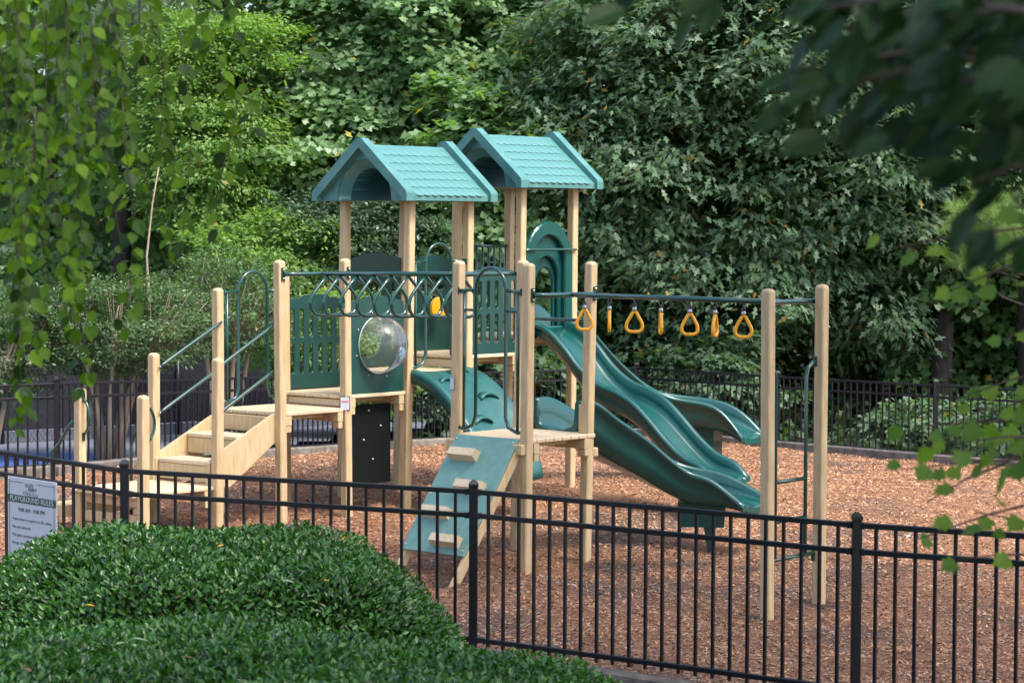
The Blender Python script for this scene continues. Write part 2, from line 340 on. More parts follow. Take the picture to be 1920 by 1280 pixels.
# ------------------------------------------------------------------ rules sign on the near fence's left run
def text_mesh(body, size, mat, name, parent, org, ux, uz, nrm, align='CENTER', xs=1.0, maxw=9):
    cu = bpy.data.curves.new('text','FONT'); cu.body = body; cu.size = size; cu.align_x = align; cu.extrude = .0006; cu.resolution_u = 2
    ob = bpy.data.objects.new('text', cu); COL.objects.link(ob); bpy.context.view_layer.update()
    me = bpy.data.meshes.new_from_object(ob.evaluated_get(bpy.context.evaluated_depsgraph_get())); bpy.data.objects.remove(ob)
    me.materials.clear(); me.materials.append(mat); o = bpy.data.objects.new(name, me)
    wd_ = max(v_.co.x for v_ in me.vertices)-min(v_.co.x for v_ in me.vertices)
    ux = ux*(min(xs,maxw/wd_))
    put(o, parent, org); me.transform(Matrix(((ux.x,uz.x,nrm.x,0),(ux.y,uz.y,nrm.y,0),(ux.z,uz.z,nrm.z,0),(0,0,0,1)))); return o
fa, fb = Vector((*FF[0],0)), Vector((*FF[1],0)); fd = (fb-fa).normalized(); fn = Vector((-fd.y,fd.x,0))
if fn.y > 0: fn = -fn
pl = at(8,893,20.0); 
def onrun(px):
    for i in range(400):
        p = fa+(fb-fa)*(i/300-.3)
        c = p+fn*.035
        X = 960+FPX*c.x/c.y
        if X >= px: return c
sl_, sr_ = onrun(12), onrun(104)
zt = 1.10; zb_ = .25
sc_ = (sl_+sr_)/2; sw = (sr_-sl_).length
sg = empty('rules_sign', (sc_.x,sc_.y,zb_), 'white playground rules sign with green bands, fixed to the near fence', 'sign')
MB().box((sc_.x,sc_.y,(zt+zb_)/2), fd, fn, (0,0,1), sw/2, .006, (zt-zb_)/2, .002).build('board', white_m, sg)
def band(z0, z1, mat, nm, u0=-.5, u1=.5, e=.0075):
    c = sc_+fd*(sw*(u0+u1)/2); MB().box((c.x,c.y,(z0+z1)/2)+fn*0 if False else Vector((c.x,c.y,(z0+z1)/2))+fn*e, fd, fn, (0,0,1), sw*(u1-u0)/2, .0012, (z1-z0)/2, .0003).build(nm, mat, sg)
Hs = zt-zb_
band(zt-.235*Hs, zt-.165*Hs, sgreen, 'title_band'); band(zb_+.01, zb_+.055*Hs+.01, sgreen, 'foot_band', -.46,.46)
for u in (-.46,.455): band(zb_+.01, zt-.04*Hs, sgrey, 'border_line', u, u+.006)
band(zt-.045*Hs, zt-.04*Hs, sgrey, 'border_line', -.46, -.17); band(zt-.045*Hs, zt-.04*Hs, sgrey, 'border_line', .12, .461)
def line(body, v, size, mat=sgrey, u=0, al='CENTER', xs=1.0, nm='lettering'):
    o = sc_+fd*(u*sw)+fn*.0095; o.z = zt-v*Hs; size *= min(1,sw/.80)
    text_mesh(body, size, mat, nm, sg, o, fd, Vector((0,0,1)), fn, al, xs, sw*(.88 if al == 'CENTER' else .84))
line('PLAYGROUND RULES', .222, .068, white_m, xs=1.22)
line('9:00 AM - 9:00 PM', .315, .05, sgreen, xs=1.15)
for v, s_ in ((.40,'• Supervision is required at ALL times.'),(.475,'• No pets allowed.'),(.55,'• No glass containers allowed.'),(.625,'• Drugs, alcohol and weapons prohibited.')):
    line(s_, v, .036, sgrey, -.42, 'LEFT', 1.2)
for v, s_ in ((.745,'Parents and guardians are responsible'),(.80,'for the safety of their children.'),(.855,'Glen Abbey cannot be held liable for'),(.91,'accidents.')):
    line(s_, v, .042, sgreen, 0, 'CENTER', 1.12)
line('GLEN', .08, .05, sgrey, -.05, nm='emblem', xs=1.1); line('ABBEY', .115, .045, sgrey, .02, nm='emblem', xs=1.1)
for k in range(4):
    o = sc_+fd*((-.13+.075*k)*sw)+fn*.0095; o.z = zt-.138*Hs-.008*(k%2)
    MB().tube([o+fd*(.035*math.cos(a_)*(1-.05*i))+Vector((0,0,.014*math.sin(a_)*(1-.04*i))) for i,a_ in enumerate(np.linspace(.3+k,5.6+k,12))], .0022, 4).build('emblem_scroll', sgrey, sg)
for u,z in ((-.47,zt-.02),(.47,zt-.02)):
    c = sc_+fd*(u*sw)+fn*.008; c.z = z; MB().sphere(c,.007,6,4).build('screw', bolt_m, sg)
# ------------------------------------------------------------------ the play structure
PS = empty('playground_structure', G(0,1,zg(-1.6,23.7)), 'tan and green play structure with two gabled roofs, slides, stairs and overhead ladders', 'playground')
PW = .088
Z2, Z3, Z4, Z5, Z6, ZL, ZLOW = 1.325, 1.45, 1.63, 1.775, 1.945, .69, 1.262
RE1, RE2 = 3.36, 3.515
POST = {}
def post(n, p, q, top, basepx=None, toppx=None, cap=True):
    g = G(p,q); zb = zg(g.x,g.y)-.06
    a = g.copy(); b_ = g.copy(); a.z = zb; b_.z = top
    if basepx: u_ = at(*basepx,g.y); a.x = u_.x; a.z = u_.z-.05
    if toppx: u_ = at(*toppx,g.y); b_.x = u_.x; b_.z = u_.z if len(toppx) > 1 and cap else top
    rings = []; h = PW/2; c_ = .009
    sec = [(-h,-h+c_),(-h+c_,-h),(h-c_,-h),(h,-h+c_),(h,h-c_),(h-c_,h),(-h+c_,h),(-h,h-c_)]
    L = b_.z-a.z; ax = (b_-a)/L
    prof = [(0,1),(L-.034,1),(L-.024,.97),(L-.012,.82),(L-.003,.5),(L,.12)] if cap else [(0,1),(L,1)]
    for z_, k in prof: rings.append([a+ax*z_+PV*(x*k)+QV*(y*k) for x,y in sec])
    m_ = MB(); m_.loft(rings, False)
    if cap:
        for i in range(len(m_.sm)-2-8*4, len(m_.sm)): m_.sm[i] = True
    o = m_.build('post', tan, PS); POST[n] = (a,b_,o); return o
post('A',-1,-2.1,1.607,(150.4,982.5),(150.5,727)); post('B',0,-2.1,1.583,(268.8,1003),(268.2,740.5))
post('C',-1,-1,1.896,(289.5,968),(288.4,661)); post('E',0,-1,1.88,(407.6,986),(408.6,670.8))
post('D',-1,0,2.496,(411,955),(408.2,539.7)); post('F',0,0,2.78,(528.2,978),(523.6,487.2))
post('G',-1,1,2.63,(536,941),(532,511.7)); post('H',0,1,2.786,(650.4,964),(646.4,484.7))
T1, T2 = RE1+.13, RE2+.13
post('J',-1,2,T1,(642.5,927),(648,380),cap=False); post('I',0,2,T1,(760.4,947),(769,380),cap=False)
post('J2',-1,3,T1,(745.5,914),(760,380),cap=False); post('L',0,3,T1,(872,936),(879,380),cap=False)
post('K',-1,4,T2,(851,900),(858,360),cap=False); post('M',0,4,T2,(972,926),(977.7,360),cap=False)
post('O',-1,5,T2,(950,893),(956,360),cap=False); post('T',0,5,T2,(1068.5,920),(1075,360),cap=False)
post('W',KK,0,2.8,(853.3,1051),(860.8,488.7)); post('S',KK,1,2.8,(967,1027.5),(980.8,487.5))
post('N',KK+1,0,2.79,(984.2,1073),(991.5,493)); post('E2',KK+1,1,2.8,(1096.2,1052),(1108.6,490))
post('R1',MM,0,2.625,(1437.9,1153),(1440.6,541)); post('R2',MM,1,2.646,(1535,1135),(1541.6,532.8))
def on(n, z):                       # centre of post n at height z
    a,b_,_ = POST[n]; return a+(b_-a)*((z-a.z)/(b_.z-a.z))
Zv = Vector((0,0,1))
# small plates on two posts
def plate(n, z, du, w_, h_, face, frame, body):
    c = on(n,z)+face*(PW/2+.006); sd_ = Zv.cross(face)
    f_ = MB().box(c+sd_*du, sd_, face, Zv, w_/2+.008, .005, h_/2+.01, .003).build('label_frame', frame, POST[n][2])
    MB().box(c+sd_*du+face*.006, sd_, face, Zv, w_/2, .002, h_/2, .001).build('label_plate', body, POST[n][2])
    return c+sd_*du+face*.0085, sd_
c, s_ = plate('H', 1.37, -.01, .085, .125, (PV-QV).normalized(), dgreen, white_m)
MB().box(c+Vector((0,0,.02)), s_, (PV-QV).normalized(), Zv, .033, .0008, .006, .0002).build('label_stripe', red_m, POST['H'][2])
plate('W', 1.71, -.015, .04, .10, -QV, steel, white_m)
# decks
def deck(p0, q0, z, along='Q', np_=8, bow=0, L=1.0, W_=1.0):
    th = .036; m_ = MB(); o_ = .03/A_
    # beams under the deck, with short ledger blocks at the posts
    for qq in ((q0+.10, q0+L-.10) if along == 'Q' else (q0+.10,q0+L-.10)):
        m_.beam(G(p0-W_-.03,qq,z-th-.048), G(p0+.03,qq,z-th-.048), .075,.09)
        for pp in (p0-W_+.09,p0-.02): m_.beam(G(pp-.05,qq,z-th-.128), G(pp+.05,qq,z-th-.128), .06,.062)
    for i in range(3):
        pp = p0-W_*(.2+.3*i); m_.beam(G(pp,q0+.16,z-th-.03), G(pp,q0+L-.16,z-th-.03), .036,.052)
    d = m_.build('deck_frame', tan, PS)
    for i in range(np_):
        m_ = MB(); g_ = .006
        if along == 'Q':
            wd = (W_*A_+.06)/np_; cpn = p0+.03/A_-(i+.5)*wd/A_
            m_.beam(G(cpn,q0-o_,z-th/2), G(cpn,q0+L+o_,z-th/2), wd-g_, th, ch=.006)
        else:
            wd = (L*A_+.06)/np_; cq = q0-.03/A_+(i+.5)*wd/A_
            m_.beam(G(p0-W_-o_,cq,z-th/2), G(p0+o_,cq,z-th/2), wd-g_, th, ch=.006)
        m_.build('plank', tan_deck, d)
    return d
deck(0,-2.1,ZL,'Q',8,L=1.1); deck(0,0,Z2); deck(0,1,Z3); deck(0,2,Z4); deck(0,3,Z5); deck(0,4,Z6); deck(KK+1,0,ZLOW,'P')
# risers closing the steps between decks
for q, z0, z1 in ((1,Z2,Z3),(2,Z3,Z4),(3,Z4,Z5),(4,Z5,Z6)):
    MB().beam(G(-.96,q+.03,(z0+z1)/2-.02), G(-.04,q+.03,(z0+z1)/2-.02), .03, z1-z0-.06).build('riser', tan_deck, PS)
# stairs from the landing to the first deck
st = MB()
for p in (-.94,-.06):
    q0, q1 = -1.02, -.03
    prof = [(q0,ZL+.002),(q0,ZL+.205),(q0+.10,ZL+.275),(q1,Z2+.0),(q1,Z2-.27),(q0+.30,ZL-.03)]
    rings = [[G(p+e,a,z_) for a,z_ in prof] for e in (-.022,.022)]
    st.loft(rings, False)
st = st.build('stair_stringers', tan, PS)
for q, z_ in ((-.98,ZL+.215),(-.56,ZL+.43)):
    MB().beam(G(-.91,q+.17,z_-.018), G(-.09,q+.17,z_-.018), .31,.036,ch=.006).build('step', tan_deck, st)
    MB().beam(G(-.91,q+.02,z_-.115), G(-.09,q+.02,z_-.115), .034,.15,ch=.004).build('riser', tan, st)
MB().beam(G(-.91,-.08,Z2-.115), G(-.09,-.08,Z2-.115), .034,.15).build('riser', tan, st)
# handrails: tube with flattened ends
def rail(a, b_, r=.017, n='handrail', flat=.06, mat=None):
    d = (b_-a).normalized(); m_ = MB(); m_.tube([a,a+d*flat,a+d*(flat+.05),b_-d*(flat+.05),b_-d*flat,b_],[r*.75,r*.8,r,r,r*.8,r*.75],10)
    o = m_.build(n, mat or tube_g, PS)
    for c in (a,b_): MB().sphere(c+Vector((.004,-.018,0)), .010, 6, 4).build('bolt', bolt_m, o)
    return o
for z0,z1 in ((1.765,2.17),(1.33,1.735)):
    rail(on('C',z0)+PV*(PW/2+.018)+QV*.02, on('D',z1)+PV*(PW/2+.018)+QV*.0)
    rail(on('E',z0)-PV*(PW/2+.018)+QV*.02, on('F',z1)-PV*(PW/2+.018)-QV*.0)
# bow grips on the landing posts, hand loops of the low transfer step behind
def bow(n, f, z0, z1, out=.075):
    m_ = MB(); b0, b1 = on(n,z0)+f*(PW/2), on(n,z1)+f*(PW/2); pts = []
    for i in range(11):
        t_ = i/10; pts.append(b0.lerp(b1,t_)+f*(.015+out*math.sin(math.pi*t_)**.7))
    m_.tube(pts,.0135,10); o = m_.build('grip_handle', tube_g, PS)
    for b_ in (b0-Zv*.02,b1+Zv*.02): MB().box(b_+f*.006, Zv.cross(f), f, Zv, .017,.006,.038,.004).build('bracket', tube_g, o)
bow('A', PV, 1.18, 1.50); bow('B', QV, 1.16, 1.48)
for n, q in (('A',-2.1),('C',-1.0)):
    p = on(n,1.30)-PV*.05-QV*.045; g = G(-1.32,q-.03); zz = zg(g.x,g.y)
    MB().tube([p,p-PV*.08-Zv*.07,p-PV*.2-Zv*.22,Vector((g.x,g.y,1.0)),Vector((g.x,g.y,.7)),Vector((g.x,g.y,zz-.05))],.015,8).build('hand_loop', tube_g, PS)
m_ = MB(); m_.beam(G(-1.42,-2.12,.46), G(-1.42,-1.0,.46), .10,.11); m_.beam(G(-1.2,-2.12,.46), G(-1.2,-1.0,.46), .10,.11)
for q in (-2.05,-1.05): m_.beam(G(-1.38,q,.2), G(-1.38,q,.44), .07,.07,(1,0,0))
m_.build('transfer_step', tan, PS)
m_ = MB()
for z_ in (.32,.44): m_.beam(G(.0,-2.02,z_), G(-1.0,-2.02,z_), .05,.10)
m_.build('landing_kick_board', tan, PS)
# panels cut from sheet, filled 2-D curves with holes
def outline_panel(w_, h_, bumpw=.36, bh=.035):
    hw = w_/2; pts = [(-hw,0),(hw,0),(hw,h_-.055)]
    for i in range(5): t_ = i/4; pts.append((hw-(hw-bumpw/2)*t_, h_-.055+.03*math.sin(t_*1.4)))
    pts += [(bumpw/2,h_-.01)]
    for i in range(1,6): t_ = i/6; pts.append((bumpw/2-bumpw*t_, h_-.01+.014*math.sin(math.pi*t_)))
    pts += [(-bumpw/2,h_-.01)]
    for i in range(5): t_ = i/4; pts.append((-bumpw/2-(hw-bumpw/2)*t_, h_-.055+.03*math.sin((1-t_)*1.4)))
    return pts
def slot(cx_, z0, z1, w_, n=6):
    r = w_/2; P_ = []
    for i in range(n+1): a_ = math.pi*i/n; P_.append((cx_+r*math.cos(a_), z1-r+r*math.sin(a_)))
    for i in range(n+1): a_ = math.pi+math.pi*i/n; P_.append((cx_+r*math.cos(a_), z0+r+r*math.sin(a_)))
    return P_
def ell(cx_, cz_, rx, rz, n=36): return [(cx_+rx*math.cos(2*math.pi*i/n), cz_+rz*math.sin(2*math.pi*i/n)) for i in range(n)]
def cut_panel(name, loops, org, ux, nrm, mat, th=.02, parent=None, bev=.003, uz=Zv):
    cu = bpy.data.curves.new('cut','CURVE'); cu.dimensions = '2D'; cu.fill_mode = 'BOTH'; cu.extrude = th/2-bev; cu.bevel_depth = bev; cu.bevel_resolution = 0
    for lp in loops:
        sp_ = cu.splines.new('POLY'); sp_.points.add(len(lp)-1); sp_.use_cyclic_u = True
        for p_, (x_,y_) in zip(sp_.points, lp): p_.co = (x_,y_,0,1)
    ob = bpy.data.objects.new('cut', cu); COL.objects.link(ob); bpy.context.view_layer.update()
    me = bpy.data.meshes.new_from_object(ob.evaluated_get(bpy.context.evaluated_depsgraph_get())); bpy.data.objects.remove(ob)
    me.materials.clear(); me.materials.append(mat); me.shade_flat()
    o = bpy.data.objects.new(name, me); put(o, parent or PS, Vector(org))
    me.transform(Matrix(((ux.x,uz.x,nrm.x,0),(ux.y,uz.y,nrm.y,0),(ux.z,uz.z,nrm.z,0),(0,0,0,1)))); return o
PWID = A_-PW-.012
def slots():
    L_ = []
    for i in range(6):
        x_ = -.325+.13*i
        L_ += [slot(x_,.14,.455,.062), slot(x_,.50,.80,.062)]
    return L_
cut_panel('slotted_panel', [outline_panel(PWID,.935)]+slots(), G(-1,1.5,Z3+.02), QV, PV, dgreen)
cut_panel('slotted_panel', [outline_panel(PWID,.935)]+slots(), G(0,3.5,Z5-.03), QV, PV, dgreen)
# bubble panel with clear dome
bpn = cut_panel('bubble_panel', [outline_panel(PWID,.955),ell(.035,.475,.285,.285)], G(0,1.5,Z3+.005), QV, PV, dgreen)
def dome(rad, depth, c, n=28, m=9):
    rings = []
    for i in range(m+1):
        th = (math.pi/2)*i/m; rr = rad*math.cos(th)+.001; hh = depth*math.sin(th)
        rings.append([c+QV*(rr*math.cos(2*math.pi*k/n))+Zv*(rr*math.sin(2*math.pi*k/n))+PV*hh for k in range(n)])
    return rings
c0 = G(0,1.5,Z3+.005)+QV*.035+Zv*.475+PV*.006
m_ = MB(); m_.loft(dome(.287,.30,c0), True, False); m_.build('bubble_window', clear, bpn)
m_ = MB(); m_.tube([c0+PV*.008+(QV*math.cos(a_)+Zv*math.sin(a_))*.288 for a_ in np.linspace(0,2*math.pi,37)[:-1]], .008, 6, True)
m_.build('bubble_rim', M('polished dome rim',(.34,.40,.39),.4), bpn)
for a_ in np.linspace(.3,6.6,9)[:-1]: MB().sphere(c0+PV*.008+(QV*math.cos(a_)+Zv*math.sin(a_))*.335,.009,6,4).build('bolt', bolt_m, bpn)
# dark panels on the far side
dp = cut_panel('solid_panel', [outline_panel(PWID,1.17),slot(-.11,.08,.90,.46,10),slot(.27,.15,.50,.055),slot(.27,.58,.88,.055)], G(-1,2.5,Z4+.02), QV, PV, dgreen)
dp2 = cut_panel('window_panel', [outline_panel(PWID,1.0),slot(0,.54,.82,.44,8)], G(-1,3.5,Z5+.01), QV, PV, dgreen)
cg = G(-1,3.5,Z5+.46)+PV*.16-QV*.06
mm_ = MB(); mm_.loft([[cg+PV*e+(QV*math.cos(a_)+Zv*math.sin(a_))*r_ for a_ in np.linspace(0,2*math.pi,25)[:-1]] for e,r_ in ((-.02,.10),(-.014,.117),(.014,.117),(.02,.10))], False)
yw = mm_.build('yellow_spinner', yellow, dp2)
for a_ in np.linspace(0,6.28,7)[:-1]: MB().sphere(cg+PV*.02+(QV*math.cos(a_)+Zv*math.sin(a_))*.075,.011,6,4).build('bolt', bolt_m, yw) if False else None
MB().tube([cg-PV*.15,cg-PV*.02],.02,8).build('spinner_axle', steel, dp2)
# railing on the far side of the tall tower, small kick panels
m_ = MB(); m_.tube([on('K',2.89)+QV*.04,on('O',2.89)-QV*.04],.016,8); rl = m_.build('railing', tube_g, PS); MB().tube([on('K',2.05)+QV*.04,on('O',2.05)-QV*.04],.016,8).build('bottom_rail', tube_g, rl)
for i in range(1,9):
    q = 4+i/9; MB().tube([G(-1,q,2.05),G(-1,q,2.89)],.012,6).build('baluster', tube_g, rl)
rail(on('M',2.86)+PV*(PW/2+.018)+QV*.03, on('T',2.86)+PV*(PW/2+.018)-QV*.0, .014, 'safety_bar')
rail(on('S',2.27)+QV*.01, on('E2',2.27)+QV*.01, .017, 'safety_bar')
# loop barriers beside openings
def barrier(na, nb, zd, arch_z, stub_z, f, rung=True):
    u = (on(nb,zd)-on(na,zd)); u.z = 0; Lw = u.length; u.normalize(); m_ = MB(); r = .0165
    A0, B0 = on(na,stub_z), on(nb,stub_z); o_ = f*.012
    xi, xo = Lw*.285, Lw*.115
    za = zd+.015
    base = on(na,zd); base = Vector((base.x,base.y,0))+o_
    cxm = Lw/2; rad = cxm-xi
    pts = [base+u*xo*.35+Zv*(za+.05), base+u*(xo+.0)+Zv*(za+.035), base+u*(xi-.035)+Zv*(za+.075), base+u*xi+Zv*(za+.16)]
    for i in range(13):
        a_ = math.pi*(1-i/12); pts.append(base+u*(cxm+rad*math.cos(a_))+Zv*(arch_z-rad*1.05+rad*1.05*math.sin(a_)))
    pts += [base+u*(Lw-xi)+Zv*(za+.16), base+u*(Lw-xi+.035)+Zv*(za+.075), base+u*(Lw-xo)+Zv*(za+.035), base+u*(Lw-xo*.35)+Zv*(za+.05)]
    m_.tube(pts, r, 10)
    bar_ = m_.build('loop_barrier', tube_g, PS)
    for s_, nn in ((1,na),(-1,nb)):
        m_ = MB(); x0 = (PW/2 if s_ == 1 else Lw-PW/2); x1 = xi if s_ == 1 else Lw-xi; xv = xo if s_ == 1 else Lw-xo
        m_.tube([base+u*x0+Zv*stub_z, base+u*(x0+s_*.04)+Zv*stub_z, base+u*x1+Zv*(stub_z+.012)], [.02,.016,.016], 10)
        m_.tube([base+u*xv+Zv*(stub_z), base+u*xv+Zv*(za+.035)], .0145, 8)
        if rung: m_.tube([base+u*xv+Zv*(stub_z-.17), base+u*x1+Zv*(stub_z-.17)], .012, 8)
        m_.build('side_tube', tube_g, bar_)
        MB().box(base+u*(x0+s_*.003)+Zv*stub_z, u.cross(Zv), u, Zv, .028,.006,.032,.004).build('flange', tube_g, bar_)
barrier('D','G',Z2,2.65,2.45,PV,False); barrier('W','N',ZLOW,2.745,2.54,-QV); barrier('I','L',Z4,2.93,2.74,PV,False)
# black board under the bubble deck
bb = cut_panel('under_deck_board', [[(-.37,.54),(.315,.54),(.315,1.33),(-.37,1.33)]], G(-.13,1.5,.0), QV, PV, black_p, .018)
for x_,z_ in ((.0,1.27),(.17,1.11),(-.07,.98),(-.27,.84),(.06,.78)):
    MB().sphere(G(-.13,1.5,z_)+QV*x_+PV*.012,.012,6,4).build('bolt', bolt_m, bb)
# tube climber behind the first deck
m_ = MB()
for q in (.12,.88):
    m_.tube([G(-1.03,q,Z2-.1),G(-1.25,q,Z2-.12),G(-1.6,q,1.05),G(-2.0,q,.75),G(-2.4,q,.5),G(-2.75,q,.36)],.016,8)
tcl = m_.build('tube_climber', tube_g, PS)
for p,z_ in ((-1.6,1.05),(-2.0,.75),(-2.4,.5),(-2.75,.37)): MB().tube([G(p,.12,z_),G(p,.88,z_)],.015,8).build('rung', tube_g, tcl)
# overhead loop ladder: two end bars and one centre beam with hanging loops
def ov(n0, n1, n2, n3, z0, z1):
    m_ = MB(); a,b_ = on(n0,z0)+PV*.03, on(n1,z0)+PV*.03; c_,d_ = on(n2,z1)-PV*.03, on(n3,z1)-PV*.03; r = .022
    off = .10
    def endbar(a,b_,s_):
        mid = (a+b_)/2; return [a+PV*(s_*.03), a.lerp(b_,.12)+PV*(s_*off*.7), a.lerp(b_,.3)+PV*(s_*off), mid+PV*(s_*off), a.lerp(b_,.7)+PV*(s_*off), a.lerp(b_,.88)+PV*(s_*off*.7), b_+PV*(s_*.03)]
    m_.tube(endbar(a,b_,1), r, 10); m_.tube(endbar(c_,d_,-1), r, 10)
    s0, s1 = (a+b_)/2+PV*off, (c_+d_)/2-PV*off
    m_.tube([s0,s1], r*1.05, 12); o = m_.build('overhead_beam', tube_g, PS)
    for c,f in ((a,1),(b_,1),(c_,-1),(d_,-1)):
        cc = c+PV*(f*.022); MB().box(cc, QV, PV, Zv, .02,.007,.062,.006).build('bracket', tube_g, o)
        for e in (-.042,.042): MB().sphere(cc+PV*(f*.01)+Zv*e,.011,6,4).build('bolt', bolt_m, o)
    return o, s0, s1
ob1, s0, s1 = ov('F','H','W','S',2.645,2.675)
for i in range(9):
    c = s0.lerp(s1,(.1+i*.985)/9.0) if i else s0.lerp(s1,.035); pts = []
    for x_,z_ in ((0,-.015),(.075,-.085),(.16,-.165),(.205,-.215),(.222,-.27),(.215,-.33),(.178,-.375),(.11,-.392),(0,-.395)): pts.append((x_,z_))
    lp = [c+QV*x_+Zv*z_ for x_,z_ in pts]+[c-QV*x_+Zv*z_ for x_,z_ in pts[::-1][1:]]
    MB().tube(lp,.0165,8).build('loop_rung', tube_g, ob1)
ob2, t0, t1 = ov('N','E2','R1','R2',2.515,2.505)
# trapeze rings
ring_names = ['leftmost yellow triangle ring, hanging open towards the camera beside a tan post','second yellow ring from the left, turned edge on','third yellow ring from the left, turned open with slide behind','fourth yellow ring from the left, a thin edge on sliver','fifth yellow ring from the left, hanging wide open','sixth yellow ring from the left, half turned as a narrow loop','seventh yellow ring, open, just left of the tall tan post','rightmost yellow ring, almost hidden behind the tall tan post']
for i in range(8):
    X = (1096,1143,1189,1239,1293,1341,1394,1446)[i]
    best = min(range(401), key=lambda k: abs(960+FPX*(t0.lerp(t1,k/400)).x/(t0.lerp(t1,k/400)).y-X)); c = t0.lerp(t1,best/400)
    yaw_ = (0.05,1.52,-.05,1.62,.03,1.2,-.08,1.5)[i]; U = Vector((math.cos(yaw_),math.sin(yaw_),0)); N_ = U.cross(Zv)
    top = c-Zv*.022; sc = (.98,1,1.02,1,1,.99,1,1)[i]
    tr = empty('trapeze_ring', top, ring_names[i], 'trapeze ring', 'yellow trapeze rings hanging from the overhead beam')
    m_ = MB(); m_.tube([top-Zv*.028+(N_*math.cos(a_)*.015+Zv*math.sin(a_)*.022) for a_ in np.linspace(0,6.283,13)[:-1]],.006,6,True)
    m_.tube([top-Zv*.055+(U*math.cos(a_)*.012+Zv*math.sin(a_)*.018) for a_ in np.linspace(0,6.283,13)[:-1]],.006,6,True); m_.build('shackle', dsteel, tr)
    z0 = -.068; MB().loft([[top+Zv*(z0-h_)+(U*math.cos(a_)+N_*math.sin(a_))*r_ for a_ in np.linspace(0,6.283,11)[:-1]] for h_,r_ in ((-.006,.009),(.0,.018),(.018,.020),(.03,.018))]).build('cap', steel, tr)
    pts = []
    for x_,z_ in ((0,-.118),(.02,-.135),(.05,-.185),(.078,-.235),(.086,-.27),(.08,-.30),(.058,-.322),(.03,-.328),(0,-.328)): pts.append((x_*sc*.80,-.101+(z_+.118)*.84))
    lp = [top+U*x_+Zv*z_ for x_,z_ in pts]+[top-U*x_+Zv*z_ for x_,z_ in pts[::-1][1:-1]]
    MB().tube(lp,.0145,10,True).build('handle', yellow, tr)
# ladder between the two tall posts
lad = MB(); qa, qb = .2,.775; zt_ = 1.99
def LP(q,z_,p=0): 
    a_ = on('R1',z_).lerp(on('R2',z_),q); return a_-PV*.03
for q,s_ in ((qa,-1),(qb,1)):
    e = 0.03 if s_ < 0 else .97
    lad.tube([LP(e,zt_+.02),LP((q+e)/2+s_*.02,zt_+.015),LP(q+s_*.03,zt_-.03),LP(q,zt_-.10),LP(q,1.2),LP(q,.42)],.0165,10)
lad = lad.build('ladder_rails', tube_g, PS)
for z_,e0,e1 in ((1.055,qa,qb),(.735,qa,qb),(.425,.06,.94)): MB().tube([LP(e0,z_),LP(e1,z_)],.0165,10).build('rung', tube_g, lad)
for e,z_ in ((.955,zt_+.02),(.045,zt_+.02),(.955,.40),(.045,.40)): MB().box(LP(e,z_)-PV*.0+(-PV*.002), QV, PV, Zv, .018,.02,.045,.006).build('bracket', tube_g, lad)
# climbing board with blocks
dn = -QV; run = .865; foot = lambda u_,t_,o_=0: G(KK+u_,-.06,0)+dn*(run*t_)+Zv*(ZLOW-.01+(zg(-.6,20.6)-.02-ZLOW)*t_)
sl_dir = (foot(0,1)-foot(0,0)).normalized(); nb = PV.cross(sl_dir).normalized(); nb = nb if nb.z > 0 else -nb
m_ = MB()
cbh = (foot(0,.81)-foot(0,0)).length
cb = cut_panel('climbing_board', [[(-.365,0),(.365,0),(.365,cbh),(-.365,cbh)]], foot(.515,0)+nb*.012, PV, nb, panel_b, .02, uz=sl_dir)
for u_ in (.115,.925):
    MB().beam(foot(u_,.0)-nb*.045, foot(u_,1.04)-nb*.045, .04,.085,nb).build('stringer', tan, cb)
for u_,t_ in ((.36,.145),(.64,.36),(.36,.555),(.66,.735)):
    c = foot(u_,t_)+nb*.022; h_ = nb; m_ = MB()
    prof = [(-.055,0),(.05,0),(.036,.085),(-.038,.085)]
    m_.loft([[c+PV*e+sl_dir*a_+nb*b_ for a_,b_ in prof] for e in (-.15,.15)], False); m_.build('foothold_block', tan_deck, cb)
for u_ in (.13,.90):
    for t_ in (.03,.42,.78): MB().sphere(foot(u_,t_)+nb*.024,.010,6,4).build('bolt', bolt_m, cb)
for nn in ('W','N'):
    c = on(nn,ZLOW-.085)-QV*(PW/2+.03); MB().box(c+PV*(.02 if nn == 'W' else -.03), PV, QV, Zv, .06,.03,.045,.006).build('mounting_block', tan, PS)
# cleat behind post E2
MB().box(on('E2',ZLOW+.12)-PV*(PW/2+.02)-QV*.0, PV, QV, Zv, .022,.03,.14,.005).build('cleat', tan, PS)
MB().box(on('E2',ZLOW-.17)+QV*(PW/2+.035), PV, QV, Zv, .04,.035,.04,.008).build('mounting_block', tan, PS)
# arch climber
m_ = MB(); LA = 1.06; rings = []
def zarch(s): return .42+(Z4+.015-.42)*max(0,1-(s/1.10)**1.75)**.62
for i in range(19):
    s = LA*math.sin(i/18*math.pi/2) if i else 0; z_ = zarch(s)-(.0 if i < 18 else .06)
    fl = .02*math.sin(min(1,i/18)*math.pi)
    sec = [(-.395-fl,-.11),(-.405-fl,-.02),(-.395-fl,.02),(-.36-fl,.028),(-.3,.0),(-.1,-.012),(.1,-.012),(.3,.0),(.36+fl,.028),(.395+fl,.02),(.405+fl,-.02),(.395+fl,-.11),(.36,-.10),(.34,-.05),(0,-.06),(-.34,-.05),(-.36,-.10)]
    dz = zarch(min(LA,s+.01))-zarch(max(0,s-.01)); dsx = min(LA,s+.01)-max(0,s-.01); sl2 = math.atan2(-dz,dsx)
    nn_ = PV*math.sin(sl2)+Zv*math.cos(sl2)
    rings.append([G(0,2.5,0)+PV*(s+.02)+Zv*z_+QV*(a_*1.04)+nn_*b_ for a_,b_ in sec])
ac = MB().loft(rings).build('arch_climber', arch_g, PS)
